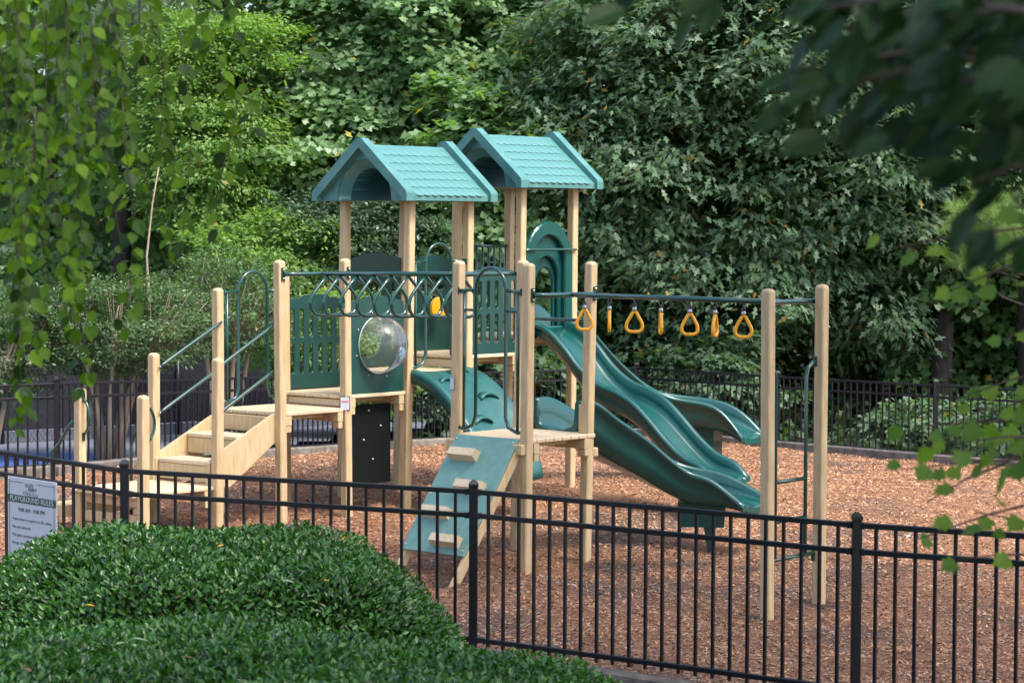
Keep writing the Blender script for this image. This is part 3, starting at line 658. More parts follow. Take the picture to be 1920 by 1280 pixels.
for u_,s in ((-.17,.36),(.16,.60),(-.15,.80),(.17,.96),(.17,.18)):
    dz = zarch(s+.01)-zarch(s-.01); sl2 = math.atan2(-dz,.02); tn = PV*math.cos(sl2)-Zv*math.sin(sl2); nn_ = PV*math.sin(sl2)+Zv*math.cos(sl2)
    c = G(0,2.5,zarch(s))+PV*(s+.02)+QV*u_; rr = []
    for e in np.linspace(-1,1,9):
        w_ = .13*e; hh = .03*math.sqrt(max(0.02,1-e*e*.96)); o_ = tn*(-.05*(1-e*e)); hh *= 1.25; rr.append([c+QV*w_+tn*-.08+o_-nn_*.015, c+QV*w_+tn*(-.03)+o_+nn_*hh*.8, c+QV*w_+o_+nn_*hh, c+QV*w_+o_-tn*.012-nn_*.015])
    MB().loft(rr).build('foot_ledge', arch_g, ac)
for q in (2.25,2.75): MB().tube([G(1.08,q,.45),G(1.13,q,.0)],.02,8).build('leg', black, ac)
# slides
def slide_body(path, headings, zs, hw_, w_, name, under=.055, flange=.045):
    rings = []
    for (pt,hd,z_,h_) in zip(path,headings,zs,hw_):
        r_ = Vector((hd.y,-hd.x,0))
        s_ = [(-(w_+flange+.03),h_-.045),(-(w_+flange+.032),h_-.008),(-(w_+flange+.01),h_+.012),(-(w_+.02),h_+.012),(-(w_+.002),h_-.01),(-w_*.985,h_*.55),(-w_*.93,h_*.2),(-w_*.78,.03),(-w_*.4,.004),(0,0)]
        s_ = s_+[(-a_,b_) for a_,b_ in s_[::-1][1:]]
        o_ = [(w_+flange*.6,h_-.055),(w_+.04,h_*.3),(w_*.93,-under*.75),(w_*.5,-under),(0,-under)]
        s_ = s_+o_+[(-a_,b_) for a_,b_ in o_[::-1][1:]]
        rings.append([Vector((pt.x,pt.y,z_))+r_*a_+Zv*b_ for a_,b_ in s_])
    return MB().loft(rings).build(name, slide_g, PS)
def smooth(xs, ys, x): return float(np.interp(x,xs,ys))
def catmull(xs, ys, x):
    xs, ys = np.array(xs,float), np.array(ys,float); i = min(max(np.searchsorted(xs,x)-1,0),len(xs)-2)
    m = np.gradient(ys,xs); h = xs[i+1]-xs[i]; t_ = (x-xs[i])/h
    return float((2*t_**3-3*t_**2+1)*ys[i]+(t_**3-2*t_**2+t_)*h*m[i]+(-2*t_**3+3*t_**2)*ys[i+1]+(t_**3-t_**2)*h*m[i+1])
# wave slide
n = 46; LS = 2.44; path = []; zs = []; hh = []
st_ = G(.06,4.5)
for i in range(n):
    s = LS*i/(n-1); path.append(st_+PV*s)
    rim = catmull([0,.2,.43,.68,.93,1.19,1.41,1.61,1.82,2.03,2.21,2.44],[2.10,2.03,1.87,1.63,1.475,1.40,1.29,1.13,.945,.80,.735,.715],s)
    h_ = catmull([0,.3,.8,1.8,2.1,2.3,2.44],[.13,.17,.19,.19,.17,.12,.035],s); hh.append(h_); zs.append(rim-h_ if s < 2.15 else catmull([2.15,2.3,2.44],[.59,.575,.545],s))
ws = slide_body(path, [PV]*n, zs, hh, .235, 'wave_slide')
# hood over the wave slide entrance
hoodw = A_-PW-.03
def archline(hw, zs_, rz, n=18, base=0): return [(-hw,base),(hw,base)]+[(hw*math.cos(math.pi*i/n), zs_+rz*math.sin(math.pi*i/n)) for i in range(n+1)]
hb = Z6-.02
for k,(hw_, zz, rz, off, th, hole) in enumerate(((hoodw/2,.80,.42,.0,.07,(.27,.80,.30)),(.31,.72,.36,.05,.05,(.205,.62,.25)),(.235,.62,.28,.105,.05,(.155,.56,.19)))):
    lp = [archline(hw_,zz,rz)]
    hl = [(a_,max(b_,.10)) for a_,b_ in archline(*hole, base=.10)]
    if k == 0: hd_ = cut_panel('slide_hood', [lp[0],hl], G(.0,4.5,hb)+PV*(.02)+QV*.01, QV, PV, slide_g, th, bev=.014)
    else: cut_panel('hood_ring', [lp[0],hl], G(.0,4.5,hb)+PV*(.02-off)+QV*.03*k, QV, PV, slide_g, th, hd_, bev=.012)
MB().beam(G(-.1,4.42,hb+.86), G(-.1,4.72,hb+.86), .03,.02).build('hood_bar', slide_g, hd_)
# curved slides
def bez(P0,P1,P2,P3,t_): return P0*(1-t_)**3+P1*3*t_*(1-t_)**2+P2*3*t_*t_*(1-t_)+P3*t_**3
def dbez(P0,P1,P2,P3,t_): d = (P1-P0)*3*(1-t_)**2+(P2-P1)*6*t_*(1-t_)+(P3-P2)*3*t_*t_; d.z = 0; return d.normalized()
def curved(P, zx, hx, w_, name, n=44):
    ts = np.linspace(0,1,n); pa = [bez(*P,t_) for t_ in ts]; hd = [dbez(*P,t_) for t_ in ts]
    return slide_body(pa, hd, [catmull(*zx,t_) for t_ in ts], [catmull(*hx,t_) for t_ in ts], w_, name, .06)
Pm = G(KK+.5,1.02)
low = curved((Pm, Pm+QV*.75, Vector((1.55,22.95,0)), Vector((2.30,22.42,0))),
   ([0,.08,.25,.45,.6,.7,.8,.9,1],[1.27,1.24,1.04,.84,.68,.60,.575,.565,.52]), ([0,.07,.16,.35,.6,.72,.82,.91,1],[.26,.29,.31,.31,.27,.24,.21,.12,.03]), .225, 'curved_slide')
pc = Vector((1.80,22.74,0)); hd1 = Vector((.98,-.1,0)).normalized(); r1v = Vector((hd1.y,-hd1.x,0))
m_ = MB(); m_.loft([[pc+hd1*(a_*k)+r1v*(b_*k)+Zv*z_ for a_,b_ in ((-.22,-.2),(.22,-.2),(.22,.2),(-.22,.2))] for z_,k in ((.53,1.05),(.50,1.0),(.31,.93))], False); m_.build('slide_pedestal', slide_g, low)
gz = zg(1.85,22.7); MB().loft([[Vector((1.86,22.6,0))+hd1*(a_*k)+r1v*(b_*k)+Zv*z_ for a_,b_ in ((-.06,-.03),(.06,-.03),(.06,.03),(-.06,.03))] for z_,k in ((.33,1),(gz-.05,.35))], False).build('slide_leg', dgreen, low)
Pt = G(-.5,5.03)
tall = curved((Pt, Pt+QV*.8, Vector((1.75,27.75,0)), Vector((2.72,27.15,0))),
   ([0,.08,.22,.4,.55,.68,.8,.9,1],[1.96,1.93,1.66,1.30,1.06,.94,.90,.86,.74]), ([0,.08,.2,.4,.6,.75,.86,.94,1],[.26,.30,.28,.26,.25,.25,.23,.15,.03]), .23, 'curved_slide')
pc = Vector((2.18,27.42,0)); hd1 = Vector((.86,-.45,0)).normalized(); r1v = Vector((hd1.y,-hd1.x,0)); gz = zg(2.2,27.4)
m_ = MB(); m_.loft([[pc+hd1*(a_*k)+r1v*(b_*k)+Zv*z_ for a_,b_ in ((-.17,-.13),(.17,-.13),(.17,.13),(-.17,.13))] for z_,k in ((.88,1.1),(.7,1.0),(gz-.05,.95))], False); m_.build('slide_pedestal', slide_g, tall)
# roofs
def roof(q0, ze, zt_):
    E = .655; org = G(-.5,q0+.5); half = E
    def Rp(p_,q_,z_): return Vector((org.x,org.y,z_))+PV*p_+QV*q_
    zr = ze+.565                                   # ridge of the main skin
    base = MB()
    for sg_ in (1,-1):
        prof = [(0,zr),(sg_*(E-.02),ze+.055),(sg_*(E-.02),ze),(sg_*(E-.06),ze),(sg_*(E-.075),ze+.04),(0,zr-.055)]
        base.loft([[Rp(a_,e,z_) for a_,z_ in prof] for e in (-E+.05,E-.05)], False)
    # vault under the skin
    ar = [(.30*math.cos(a_), ze+.33*math.sin(a_)) for a_ in np.linspace(0,math.pi,19)]
    base.loft([[Rp(a_,e,z_) for a_,z_ in ar] for e in np.linspace(-E+.17,E-.17,3)], False, False)
    for k in range(1,9):
        a_ = math.pi*k/9; c_, z_ = .296*math.cos(a_), ze+.326*math.sin(a_); base.tube([Rp(c_,-E+.18,z_),Rp(c_,E-.18,z_)],.006,4)
    for e0,e1 in ((-E+.075,-E+.17),(E-.075,E-.17)):   # flared mouth of the vault
        o1 = [(.385*math.cos(a_), ze+.42*math.sin(a_)) for a_ in np.linspace(0,math.pi,19)]; i1 = ar
        base.loft([[Rp(a_,e0,z_) for a_,z_ in o1],[Rp(a_,(e0+e1)/2,z_) for a_,z_ in [((x_+y_)/2,(u_+v_)/2-.006) for (x_,u_),(y_,v_) in zip(o1,i1)]],[Rp(a_,e1,z_) for a_,z_ in i1]], True, False)
    rf = base.build('roof', roof_m, PS)
    for e in (-E+.07,E-.07):
        tri = [(-E+.035,0),(-.385,0)]+[(-.385*math.cos(a_), .42*math.sin(a_)) for a_ in np.linspace(0,math.pi,19)][1:-1]+[(.385,0),(E-.035,0),(E-.035,.05),(0,.545),(-E+.035,.05)]
        cut_panel('gable_face', [tri], Rp(0,e,ze), PV, -QV, roof_m, .02, rf, bev=.002)
    for e in (-E+.03,E-.03):
        for sg_ in (1,-1):
            prof = [(-.012*0,zr+.065),(sg_*.035,zr+.062),(sg_*(E+.012),ze+.10),(sg_*(E+.02),ze+.075),(sg_*(E+.02),ze-.004),(sg_*(E-.05),ze-.004),(sg_*(E-.05),ze+.03),(0,zr-.03)]
            b_ = MB(); b_.loft([[Rp(a_*k_,e+d_,z_) for a_,z_ in prof] for d_,k_ in ((-.052,.995),(-.045,1),(.045,1),(.052,.995))], False); b_.build('rake_cap', roof_m, rf)
    # scalloped shingles on the slope in view
    sl0 = Vector((0,0,0)); A0 = Rp(0,0,zr); B0 = Rp(E-.02,0,ze+.055); dn_ = (B0-A0); Ls = dn_.length; dn_.normalize(); nrm = QV.cross(dn_).normalized(); nrm = nrm if nrm.z > 0 else -nrm
    rows = 6; lr = (Ls-.03)/rows; wq = (2*E-.20)/10; proto = None
    for r_ in range(rows):
        nc = 10 if r_%2 == 0 else 9
        for k in range(nc):
            c = A0+dn_*(.035+lr*r_)+QV*(-(nc-1)/2*wq+k*wq)
            if proto is None:
                pts = [(-wq*.495,0),(wq*.495,0)]+[(wq*.495*math.cos(t_), lr*.88+.026*math.sin(t_)) for t_ in np.linspace(0,math.pi,8)]
                b_ = MB(); top_ = [c+QV*x_+dn_*y_+nrm*(.001+.0065*min(1,y_/lr)) for x_,y_ in pts]; bot = [c+QV*x_+dn_*y_-nrm*.002 for x_,y_ in pts]
                nn_ = len(pts); b_.add(top_+bot, [tuple(range(nn_))]+[(i_,i_+nn_,(i_+1)%nn_+nn_,(i_+1)%nn_) for i_ in range(nn_)])
                proto = b_.build('shingle', roof_m, rf); off = WL[proto]-c
            else: copy_at(proto, rf, c+off)
    return rf
roof(2, RE1, T1); roof(4, RE2, T2)
# ------------------------------------------------------------------ leaves
def tmpl(kind):
    if kind == 'birch':
        v = [(0,0,0),(.18,.27,.03),(.45,.36,.05),(.75,.2,.02),(1,0,-.06),(.75,-.2,.02),(.45,-.36,.05),(.18,-.27,.03),(.25,0,-.01),(.6,0,-.02)]
        f = [(0,8,1),(8,2,1),(8,9,2),(9,3,2),(9,4,3),(0,7,8),(8,7,6),(8,6,9),(9,6,5),(9,5,4)]
    elif kind == 'big':
        v = [(0,0,0),(.2,.22,.03),(.5,.3,.04),(.8,.17,0),(1,0,-.08),(.8,-.17,0),(.5,-.3,.04),(.2,-.22,.03),(.3,0,-.02),(.65,0,-.03)]
        f = [(0,8,1),(8,2,1),(8,9,2),(9,3,2),(9,4,3),(0,7,8),(8,7,6),(8,6,9),(9,6,5),(9,5,4)]
    elif kind == 'maple':
        h = [(0,0),(-.02,.16),(.12,.5),(.28,.34),(.5,.52),(.56,.3),(.72,.26),(.74,.12),(1,0)]
        v = [(x,y,.04*abs(y)*2-.06*x*x) for x,y in h]+[(x,-y,.04*abs(y)*2-.06*x*x) for x,y in h[::-1][1:-1]]
        n = len(v); v.append((.36,0,-.02)); f = [(n,i,(i+1)%n) for i in range(n)]
        f = [(a,c,b) for a,b,c in f]
    elif kind == 'tulip':
        v = [(0,0,0),(.0,.44,.05),(.34,.25,.02),(.78,.47,.0),(.86,.13,-.05),(.86,-.13,-.05),(.78,-.47,.0),(.34,-.25,.02),(.0,-.44,.05)]
        f = [(0,2,1),(2,4,3),(0,7,5,4,2),(0,8,7),(7,6,5)]
    elif kind == 'oak':
        h = [(0,.02),(.25,.2),(.36,.08),(.58,.30),(.68,.09),(1,.06)]
        v = []; f = []
        for x,y in h: v += [(x,y,.06*y-.1*x*x),(x,-y,.06*y-.1*x*x)]
        for i in range(len(h)-1): f.append((2*i,2*i+1,2*i+3,2*i+2))
    elif kind == 'small':
        v = [(0,0,0),(.5,.26,.05),(1,0,-.05),(.5,-.26,.05)]; f = [(0,3,2),(0,2,1)]
    elif kind == 'holly':
        v = [(0,0,0),(.22,.19,.08),(.55,.23,.09),(1,0,-.12),(.55,-.23,.09),(.22,-.19,.08)]; f = [(0,5,4,3),(0,3,2,1)]
    elif kind == 'needle':
        v = [(0,-.012,0),(0,.012,0),(1,0,-.06)]; f = [(0,1,2)]
    return np.array(v,float), f
def leaf_mesh(name, pos, tip, nrm, size, kind, mat):
    v, f = tmpl(kind); N = len(pos)
    tip = tip/np.linalg.norm(tip,axis=1,keepdims=True); nrm = nrm-tip*(nrm*tip).sum(1,keepdims=True); nrm /= np.linalg.norm(nrm,axis=1,keepdims=True)+1e-9
    sd_ = np.cross(nrm,tip); s = size[:,None,None]
    V = pos[:,None,:]+s*(v[None,:,0:1]*tip[:,None,:]+v[None,:,1:2]*sd_[:,None,:]+v[None,:,2:3]*nrm[:,None,:])
    K = len(v); loops = np.array([i for q in f for i in q]); tot = np.array([len(q) for q in f]); nl = len(loops)
    me = bpy.data.meshes.new(name); me.vertices.add(N*K); me.vertices.foreach_set('co', V.astype(np.float32).ravel())
    me.loops.add(N*nl); me.loops.foreach_set('vertex_index', (loops[None,:]+np.arange(N)[:,None]*K).astype(np.int32).ravel())
    me.polygons.add(N*len(f)); st0 = np.concatenate([[0],np.cumsum(tot)[:-1]])
    me.polygons.foreach_set('loop_start', (st0[None,:]+np.arange(N)[:,None]*nl).astype(np.int32).ravel())
    me.update(calc_edges=True); me.materials.append(mat); return me
def link_mesh(name, me, parent, kind=None):
    o = bpy.data.objects.new(name, me); COL.objects.link(o)
    if parent: o.parent = parent; o.location = -WL[parent]
    WL[o] = Vector((0,0,0))
    if kind: o['kind'] = kind
    return o
def unit(n): v = rng.normal(size=(n,3)); return v/np.linalg.norm(v,axis=1,keepdims=True)
def clump_leaves(centers, radii, outward, per, lsize, flat=.35, droop=.5, up=.8, tipdown=.35):
    # leaves arranged as drooping sprays round each clump centre
    n = len(centers); idx = np.repeat(np.arange(n),per); N = len(idx)
    a = rng.uniform(0,2*np.pi,N); r = np.sqrt(rng.random(N)); R_ = radii[idx]
    ox, oy = np.cos(a)*r, np.sin(a)*r; oz = flat*rng.normal(0,.45,N)-droop*r*r*.6
    pos = centers[idx]+np.stack([ox,oy,oz],1)*R_[:,None]
    tip = np.stack([np.cos(a),np.sin(a),np.full(N,-tipdown)],1)+rng.normal(0,.45,(N,3))+outward[idx]*.35
    nr = np.array([0,0,up])+outward[idx]*.55+rng.normal(0,.38,(N,3))+np.stack([ox,oy,0*ox],1)*.3
    return pos, tip, nr, lsize*rng.uniform(.65,1.25,N)
def tree(name, label, base, trunk_top, tr, ctr, rad, nclump, per, crad, lsize, kind, mat, bmat=None, group=None, lean=0, zmin=.2, front=.6, bough=11, limbs=12, flat=.35, droop=.5, up=.8, tipdown=.35, rin=.45, cat='tree', fz=None):
    base = Vector(base); root = empty(name, base, label, cat, group)
    tt = Vector(trunk_top); n = 7; pts = []; rr = []
    for i in range(n): 
        t_ = i/(n-1); p_ = base.lerp(tt,t_)+Vector((.12*math.sin(3*t_+base.x),.1*math.sin(4*t_),0))*(1 if 0 < i else 0)*tr*4; pts.append(p_); rr.append(tr*(1-.65*t_))
    MB().tube(pts,rr,9).build('trunk', bmat or bark, root)
    ctr = np.array(ctr,float); rad = np.array(rad,float); C = []; tries = 0
    while len(C) < nclump and tries < nclump*40:
        tries += 1; d = unit(1)[0]
        if d[1] > .25 and rng.random() < front: continue
        q = rin+(1-rin)*rng.random()**.55; q *= 1+.13*math.sin(5*d[0]+3*d[2]+base.x)+.10*math.sin(9*d[2]+4*d[0])
        c = ctr+d*rad*q
        if c[2] < zmin: continue
        if fz and fz(c): continue
        C.append(np.concatenate([c,d]))
    C = np.array(C); C0 = C; kb = max(1,len(C)//bough); B = C[rng.choice(len(C),kb,replace=False)]
    bi = rng.integers(0,kb,len(C)); tq = rng.uniform(-1,.55,len(C))
    side = np.stack([-B[bi,4],B[bi,3],0*tq],1); bl = crad*1.9
    C = np.concatenate([B[bi,:3]+B[bi,3:]*np.array([1,1,.25])*(tq*bl)[:,None]+side*(rng.normal(0,.5,len(C))*crad)[:,None]+np.array([0,0,1.])*(-droop*.5*np.maximum(tq,0)**2*bl+rng.normal(0,.12,len(C))*crad)[:,None], B[bi,3:]],1)
    kp = rng.random(len(C)) < .6; C[kp] = C0[kp]; C = C[C[:,2] > zmin*.9]
    cen, out = C[:,:3], C[:,3:]
    cr_ = crad*rng.uniform(.6,1.3,len(cen))
    pos, tip, nr, sz = clump_leaves(cen, cr_, out, per, lsize, flat, droop, up, tipdown)
    me = leaf_mesh('crown', pos, tip, nr, sz, kind, mat); o = link_mesh('crown', me, root)
    if limbs:
        m_ = MB(); sel = rng.choice(len(cen), min(limbs,len(cen)), replace=False)
        for k in sel:
            e = Vector(cen[k]); t_ = min(.95,max(.15,(e.z-base.z-.6)/(tt.z-base.z))); s_ = base.lerp(tt,t_*.85); mid = s_.lerp(e,.5)+Vector((0,0,.12*(e-s_).length)); r0 = tr*.35*(1-.4*t_)
            m_.tube([s_, s_.lerp(mid,.6)+Vector((.03,.02,.03)), mid, mid.lerp(e,.55)+Vector((rng.normal(0,.05),0,.05)), e],[r0,r0*.8,r0*.6,r0*.35,r0*.15],5)
        m_.build('limbs', bmat or bark, root, 'stuff')
    return root
# greens
L_tulip = leaf_mat('tulip tree leaf', (.125,.225,.10), (.22,.35,.165), (.42,.36,.08), rough=.42, trans=.42, spec=.55)
L_lime = leaf_mat('lime green leaf', (.11,.21,.05), (.20,.33,.085), (.28,.22,.04), rough=.5, trans=.45)
L_oak = leaf_mat('oak leaf', (.062,.125,.066), (.125,.205,.112), (.25,.17,.04), rough=.46, trans=.36, spec=.45)
L_dark = leaf_mat('dark maple leaf', (.07,.155,.05), (.13,.24,.085), (.26,.2,.03), rough=.42, trans=.3)
L_myrt = leaf_mat('crape myrtle leaf', (.045,.095,.035), (.10,.17,.065), (.2,.13,.05), rough=.4, trans=.3)
L_pine = leaf_mat('pine needle', (.10,.17,.10), (.19,.28,.17), rough=.5, trans=.2)
L_pine2 = leaf_mat('bright pine needle', (.13,.22,.05), (.24,.36,.10), rough=.5, trans=.25)
L_shrub = leaf_mat('dark shrub leaf', (.04,.08,.04), (.08,.135,.075), rough=.4, trans=.15)
L_birch = leaf_mat('birch leaf', (.036,.09,.008), (.105,.205,.018), rough=.6, trans=.5, tcol=(2,1.9,.4), spec=.25)
L_big = leaf_mat('broad dark leaf', (.012,.040,.010), (.024,.062,.014), rough=.5, trans=.35, spec=.2, tcol=(1.3,1.5,.5))
L_map = leaf_mat('light maple leaf', (.07,.15,.018), (.11,.21,.035), rough=.55, trans=.45, tcol=(1.9,1.8,.5), spec=.3)
L_hedge = leaf_mat('holly leaf', (.011,.048,.010), (.070,.195,.032), rough=.27, trans=.25, spec=.55, nscale=2.6)
L_far = leaf_mat('far woodland leaf', (.05,.11,.03), (.11,.20,.06), rough=.6, trans=.3)
# far woods closing the view behind the trees
N = 26000; fx = rng.uniform(-22,22,N); fy = 53+rng.random(N)*5; fz_ = -.4+rng.random(N)*15
dens = np.sin(fx*1.1+fz_*.7)+np.sin(fz_*1.9-fx*.4)+rng.normal(0,.6,N); fy -= dens*.8
tipv = unit(N)+np.array([0,-.2,-.4]); nrv = unit(N)*.6+np.array([0,-.5,.7])
o = link_mesh('far_woods', leaf_mesh('far_woods', np.stack([fx,fy,fz_],1), tipv, nrv, rng.uniform(.3,.6,N), 'tulip', L_far), None)
tag(o, 'dense far woodland closing the view behind the trees', 'woodland', kind='stuff')
T = tree
T('tulip_tree','tall leafy tree with pale glossy lobed leaves rising behind the nearer gabled roof',(-1.0,41,.0),(.3,41,13),.2,(-2.0,40.2,6.4),(4.0,2.6,5.6),2000,62,.50,.118,'tulip',L_tulip,zmin=.7,limbs=16,up=.8,tipdown=.5)
T('maple_tree','dark maple standing between the roofs and the oak, with a leaning trunk',(2.2,42.8,.1),(.6,42.4,12),.16,(2.6,41.6,7.0),(3.8,2.4,5.2),1050,50,.55,.145,'tulip',L_dark,limbs=14,up=.6,zmin=.7)
T('oak_tree','spreading oak with drooping grey green boughs behind the trapeze rings',(5.6,38.6,.1),(4.6,38.6,12),.17,(3.6,37.2,4.6),(3.6,2.3,4.0),1550,48,.52,.155,'oak',L_oak,zmin=.95,limbs=22,flat=.42,droop=.45,tipdown=.5)
T('maple_tree','shaded maple at the right edge, its dark trunk behind the far fence',(7.3,38.5,.1),(7.0,38.6,12),.18,(7.4,37.9,5.2),(2.9,2.0,5.2),820,48,.55,.15,'tulip',L_dark,zmin=.75,limbs=12)
T('locust_tree','yellow green tree with small bright leaves left of the roofs',(-4.4,41,.1),(-4.8,41,9),.09,(-4.75,37.4,4.7),(1.25,.8,1.9),420,75,.40,.085,'small',L_lime,zmin=.8,limbs=12,bmat=bark_pale)
T('sapling','low lime green sapling behind the stair rails',(-3.6,36.5,.1),(-3.5,36.5,3),.05,(-3.5,36,2.35),(1.25,.9,1.0),260,70,.36,.085,'small',L_lime,zmin=.6,limbs=8,bmat=bark_pale)
T('leafy_tree','dull green tree on the far left behind the birch twigs',(-8.2,43,.1),(-8,43,12),.18,(-8,42,5.5),(3.2,2.2,5.5),800,50,.55,.125,'tulip',L_tulip,zmin=.6,limbs=12)
T('bushy_tree','fine leaved dark grey green tree behind the arched barrier',(-2.3,36.6,.1),(-2.3,36.6,4),.07,(-2.3,36.2,2.4),(1.3,.9,1.7),330,90,.34,.075,'small',L_shrub,zmin=.5,limbs=8)
T('maple_tree','young broad leaved maple behind the wave slide',(1.7,38.6,.1),(1.6,38.6,5),.06,(1.6,38,2.4),(1.9,1.0,2.0),300,44,.42,.15,'tulip',L_dark,zmin=.4,limbs=8)
T('tulip_tree','broad leaved young tree seen between the tower posts',(-.6,37.4,.1),(-.6,37.4,5),.07,(-.6,37,2.9),(1.7,1.0,2.2),420,50,.42,.14,'tulip',L_tulip,zmin=.4,limbs=8,up=.55)
T('shrub','yellow green small leaved shrub behind the first slotted panel',(-2.25,31.8,.2),(-2.25,31.8,1.9),.03,(-2.25,31.8,1.45),(1.25,.7,.85),330,70,.26,.06,'small',L_lime,zmin=.55,limbs=8,cat='shrub',bmat=bark_pale)
T('maple_tree','low dark undergrowth maple behind the right trunks',(6.2,43,.1),(6.2,43,3),.05,(6.4,43,1.6),(3.6,1.2,1.9),400,44,.5,.15,'tulip',L_dark,zmin=.1,limbs=8)
T('maple_tree','dark sapling clump right of the thick trunk',(9.2,39.5,.1),(9.2,39.5,3),.05,(9.0,39.5,1.6),(1.9,1.0,1.7),240,44,.5,.15,'tulip',L_dark,zmin=.1,limbs=8)
N = 18000; gx_ = rng.uniform(-7.5,11,N); gy_ = rng.uniform(29,46,N); hq = .25+.9*np.clip((gy_-34)/9,0,1)
kk_ = np.array([b_ > yline(FB,a_)+.25 and not (a_ < -1.6) for a_,b_ in zip(gx_,gy_)])&(np.sin(2.3*gx_+1.1*gy_)+np.sin(1.7*gy_-.8*gx_)+rng.normal(0,.5,N) > -.5); gx_,gy_,hq = gx_[kk_],gy_[kk_],hq[kk_]; N = len(gx_)
gz_ = np.array([zg(a_,b_) for a_,b_ in zip(gx_,gy_)])+rng.random(N)*hq*rng.random(N)**.5
o = link_mesh('undergrowth', leaf_mesh('undergrowth', np.stack([gx_,gy_,gz_],1), unit(N)+np.array([0,-.3,.1]), unit(N)*.5+np.array([0,-.2,.9]), rng.uniform(.07,.15,N), 'tulip', leaf_mat('undergrowth leaf',(.02,.05,.016),(.045,.09,.03))), None)
tag(o, 'low leafy undergrowth on the forest floor beyond the far fence', 'undergrowth', kind='stuff')
# pines
def pine(label, base, top, tr, ntuft, ctr, rad, L, mat, name='pine_tree', nl=.24, per=70):
    root = empty(name, base, label, 'tree'); base, top = Vector(base), Vector(top)
    MB().tube([base,base.lerp(top,.5)+Vector((.05,0,0)),top],[tr,tr*.75,tr*.4],8).build('trunk', bark, root)
    ctr, rad = np.array(ctr), np.array(rad); d = unit(ntuft); cen = ctr+d*rad*(rng.random((ntuft,1))**.5)
    idx = np.repeat(np.arange(ntuft),per); tipv = unit(len(idx))+np.array([0,0,.25]); N = len(idx)
    me = leaf_mesh('needles', cen[idx]+rng.normal(0,.03,(N,3)), tipv, unit(N), rng.uniform(.7,1.1,N)*nl, 'needle', mat); link_mesh('needles', me, root)
    m_ = MB()
    for k in range(0,ntuft,3):
        e = Vector(cen[k]); t_ = min(.98,max(.1,(e.z-base.z-.5)/(top.z-base.z))); s_ = base.lerp(top,t_); m_.tube([s_,s_.lerp(e,.55)+Vector((0,0,-.1)),e],[.03,.018,.006],5)
    m_.build('limbs', bark, root, 'stuff'); return root
pine('tall pine with hazy long needles behind the birch twigs, upper left',(-6.6,40.5,.1),(-6.3,40.5,13),.17,330,(-6.0,38.2,6.2),(1.5,.8,2.4),.3,L_pine,nl=.30,per=80)
pine('pine with bright needles at the right edge above the far fence',(7.6,35.5,.1),(7.5,35.5,11),.2,70,(6.9,34.6,3.0),(.9,.7,.75),.3,L_pine2,nl=.22,per=110)
# multi-stem crape myrtle between fence and court
def myrtle(label, base, stems, ctr, rad, ncl, per, lsize, crad):
    root = empty('crape_myrtle', base, label, 'shrub'); base = Vector(base)
    tips = []
    for k in range(stems):
        a_ = 2*math.pi*k/stems+.4; e = Vector((ctr[0]+rad[0]*.7*math.cos(a_),ctr[1]+rad[1]*.6*math.sin(a_),ctr[2]+rad[2]*.35)); s_ = base+Vector((.1*math.cos(a_),.08*math.sin(a_),0))
        q = s_.lerp(e,.45)+Vector((-.1*math.cos(a_),0,.25)); MB().tube([s_,s_.lerp(q,.5)+Vector((.03*math.sin(k*2),.02,.06)),q,q.lerp(e,.5)+Vector((.04*math.cos(3*k),0,.04)),e],[.036,.032,.026,.018,.007],7).build('trunk', bark_pale, root); tips.append(e)
    ctr, rad = np.array(ctr), np.array(rad); d = unit(ncl); cen = ctr+d*rad*(.35+.65*rng.random((ncl,1))**.6)
    pos,tip,nr,sz = clump_leaves(cen, crad*rng.uniform(.6,1.3,ncl), d, per, lsize, .3,.3,.9,.1); link_mesh('crown', leaf_mesh('crown', pos,tip,nr,sz,'small',L_myrt), root)
    m_ = MB()
    for k in range(0,ncl,2):
        e = Vector(cen[k]); s_ = min(tips,key=lambda t_:(t_-e).length).lerp(base,.35); m_.tube([s_,s_.lerp(e,.5)+Vector((0,0,.03)),e],[.010,.007,.003],4)
    m_.build('twigs', bark_pale, root, 'stuff')
myrtle('multi stemmed crape myrtle with tan trunks just behind the far fence, left of the stairs',(-4.72,28.4,.3),7,(-4.7,28.5,1.95),(1.25,.8,.62),300,75,.05,.22)
myrtle('loose crape myrtle at the far left edge behind the fence',(-6.1,28.0,.32),5,(-6.2,28.2,1.75),(1.2,.7,.7),230,75,.05,.22)
myrtle('airy crape myrtle behind the tall stair posts',(-3.6,30.6,.25),4,(-3.6,30.7,2.1),(1.0,.7,.75),190,75,.05,.22)
# shrubs behind the fence
for x,y,rx,rz,cz,kind,ls,mt,lab in ((-1.15,34.8,1.0,.75,.7,'small',.09,L_shrub,'dark shrub behind the far fence, seen under the bubble deck'),(-.1,35.6,.9,.8,.75,'tulip',.15,L_oak,'leafy shrub behind the far fence, seen under the arch climber'),(1.0,36.3,.9,.8,.7,'tulip',.14,L_dark,'low shrub behind the far fence corner'),(3.0,35.6,1.1,.75,.85,'oak',.17,L_oak,'pale oak scrub behind the far fence, right of the slides'),(5.5,32.9,.8,.35,.45,'small',.12,L_oak,'low laurel with narrow pale leaves behind the far fence'),(6.7,31.4,.8,.4,.5,'small',.12,L_oak,'low laurel behind the far fence at the right edge')):
    T('shrub',lab,(x,y,.1),(x,y,cz+rz*.5),.025,(x,y,cz),(rx,.6,rz),int(90*rx),60,.26,ls,kind,mt,zmin=.12,limbs=6,cat='shrub',bmat=bark_pale,rin=.3)
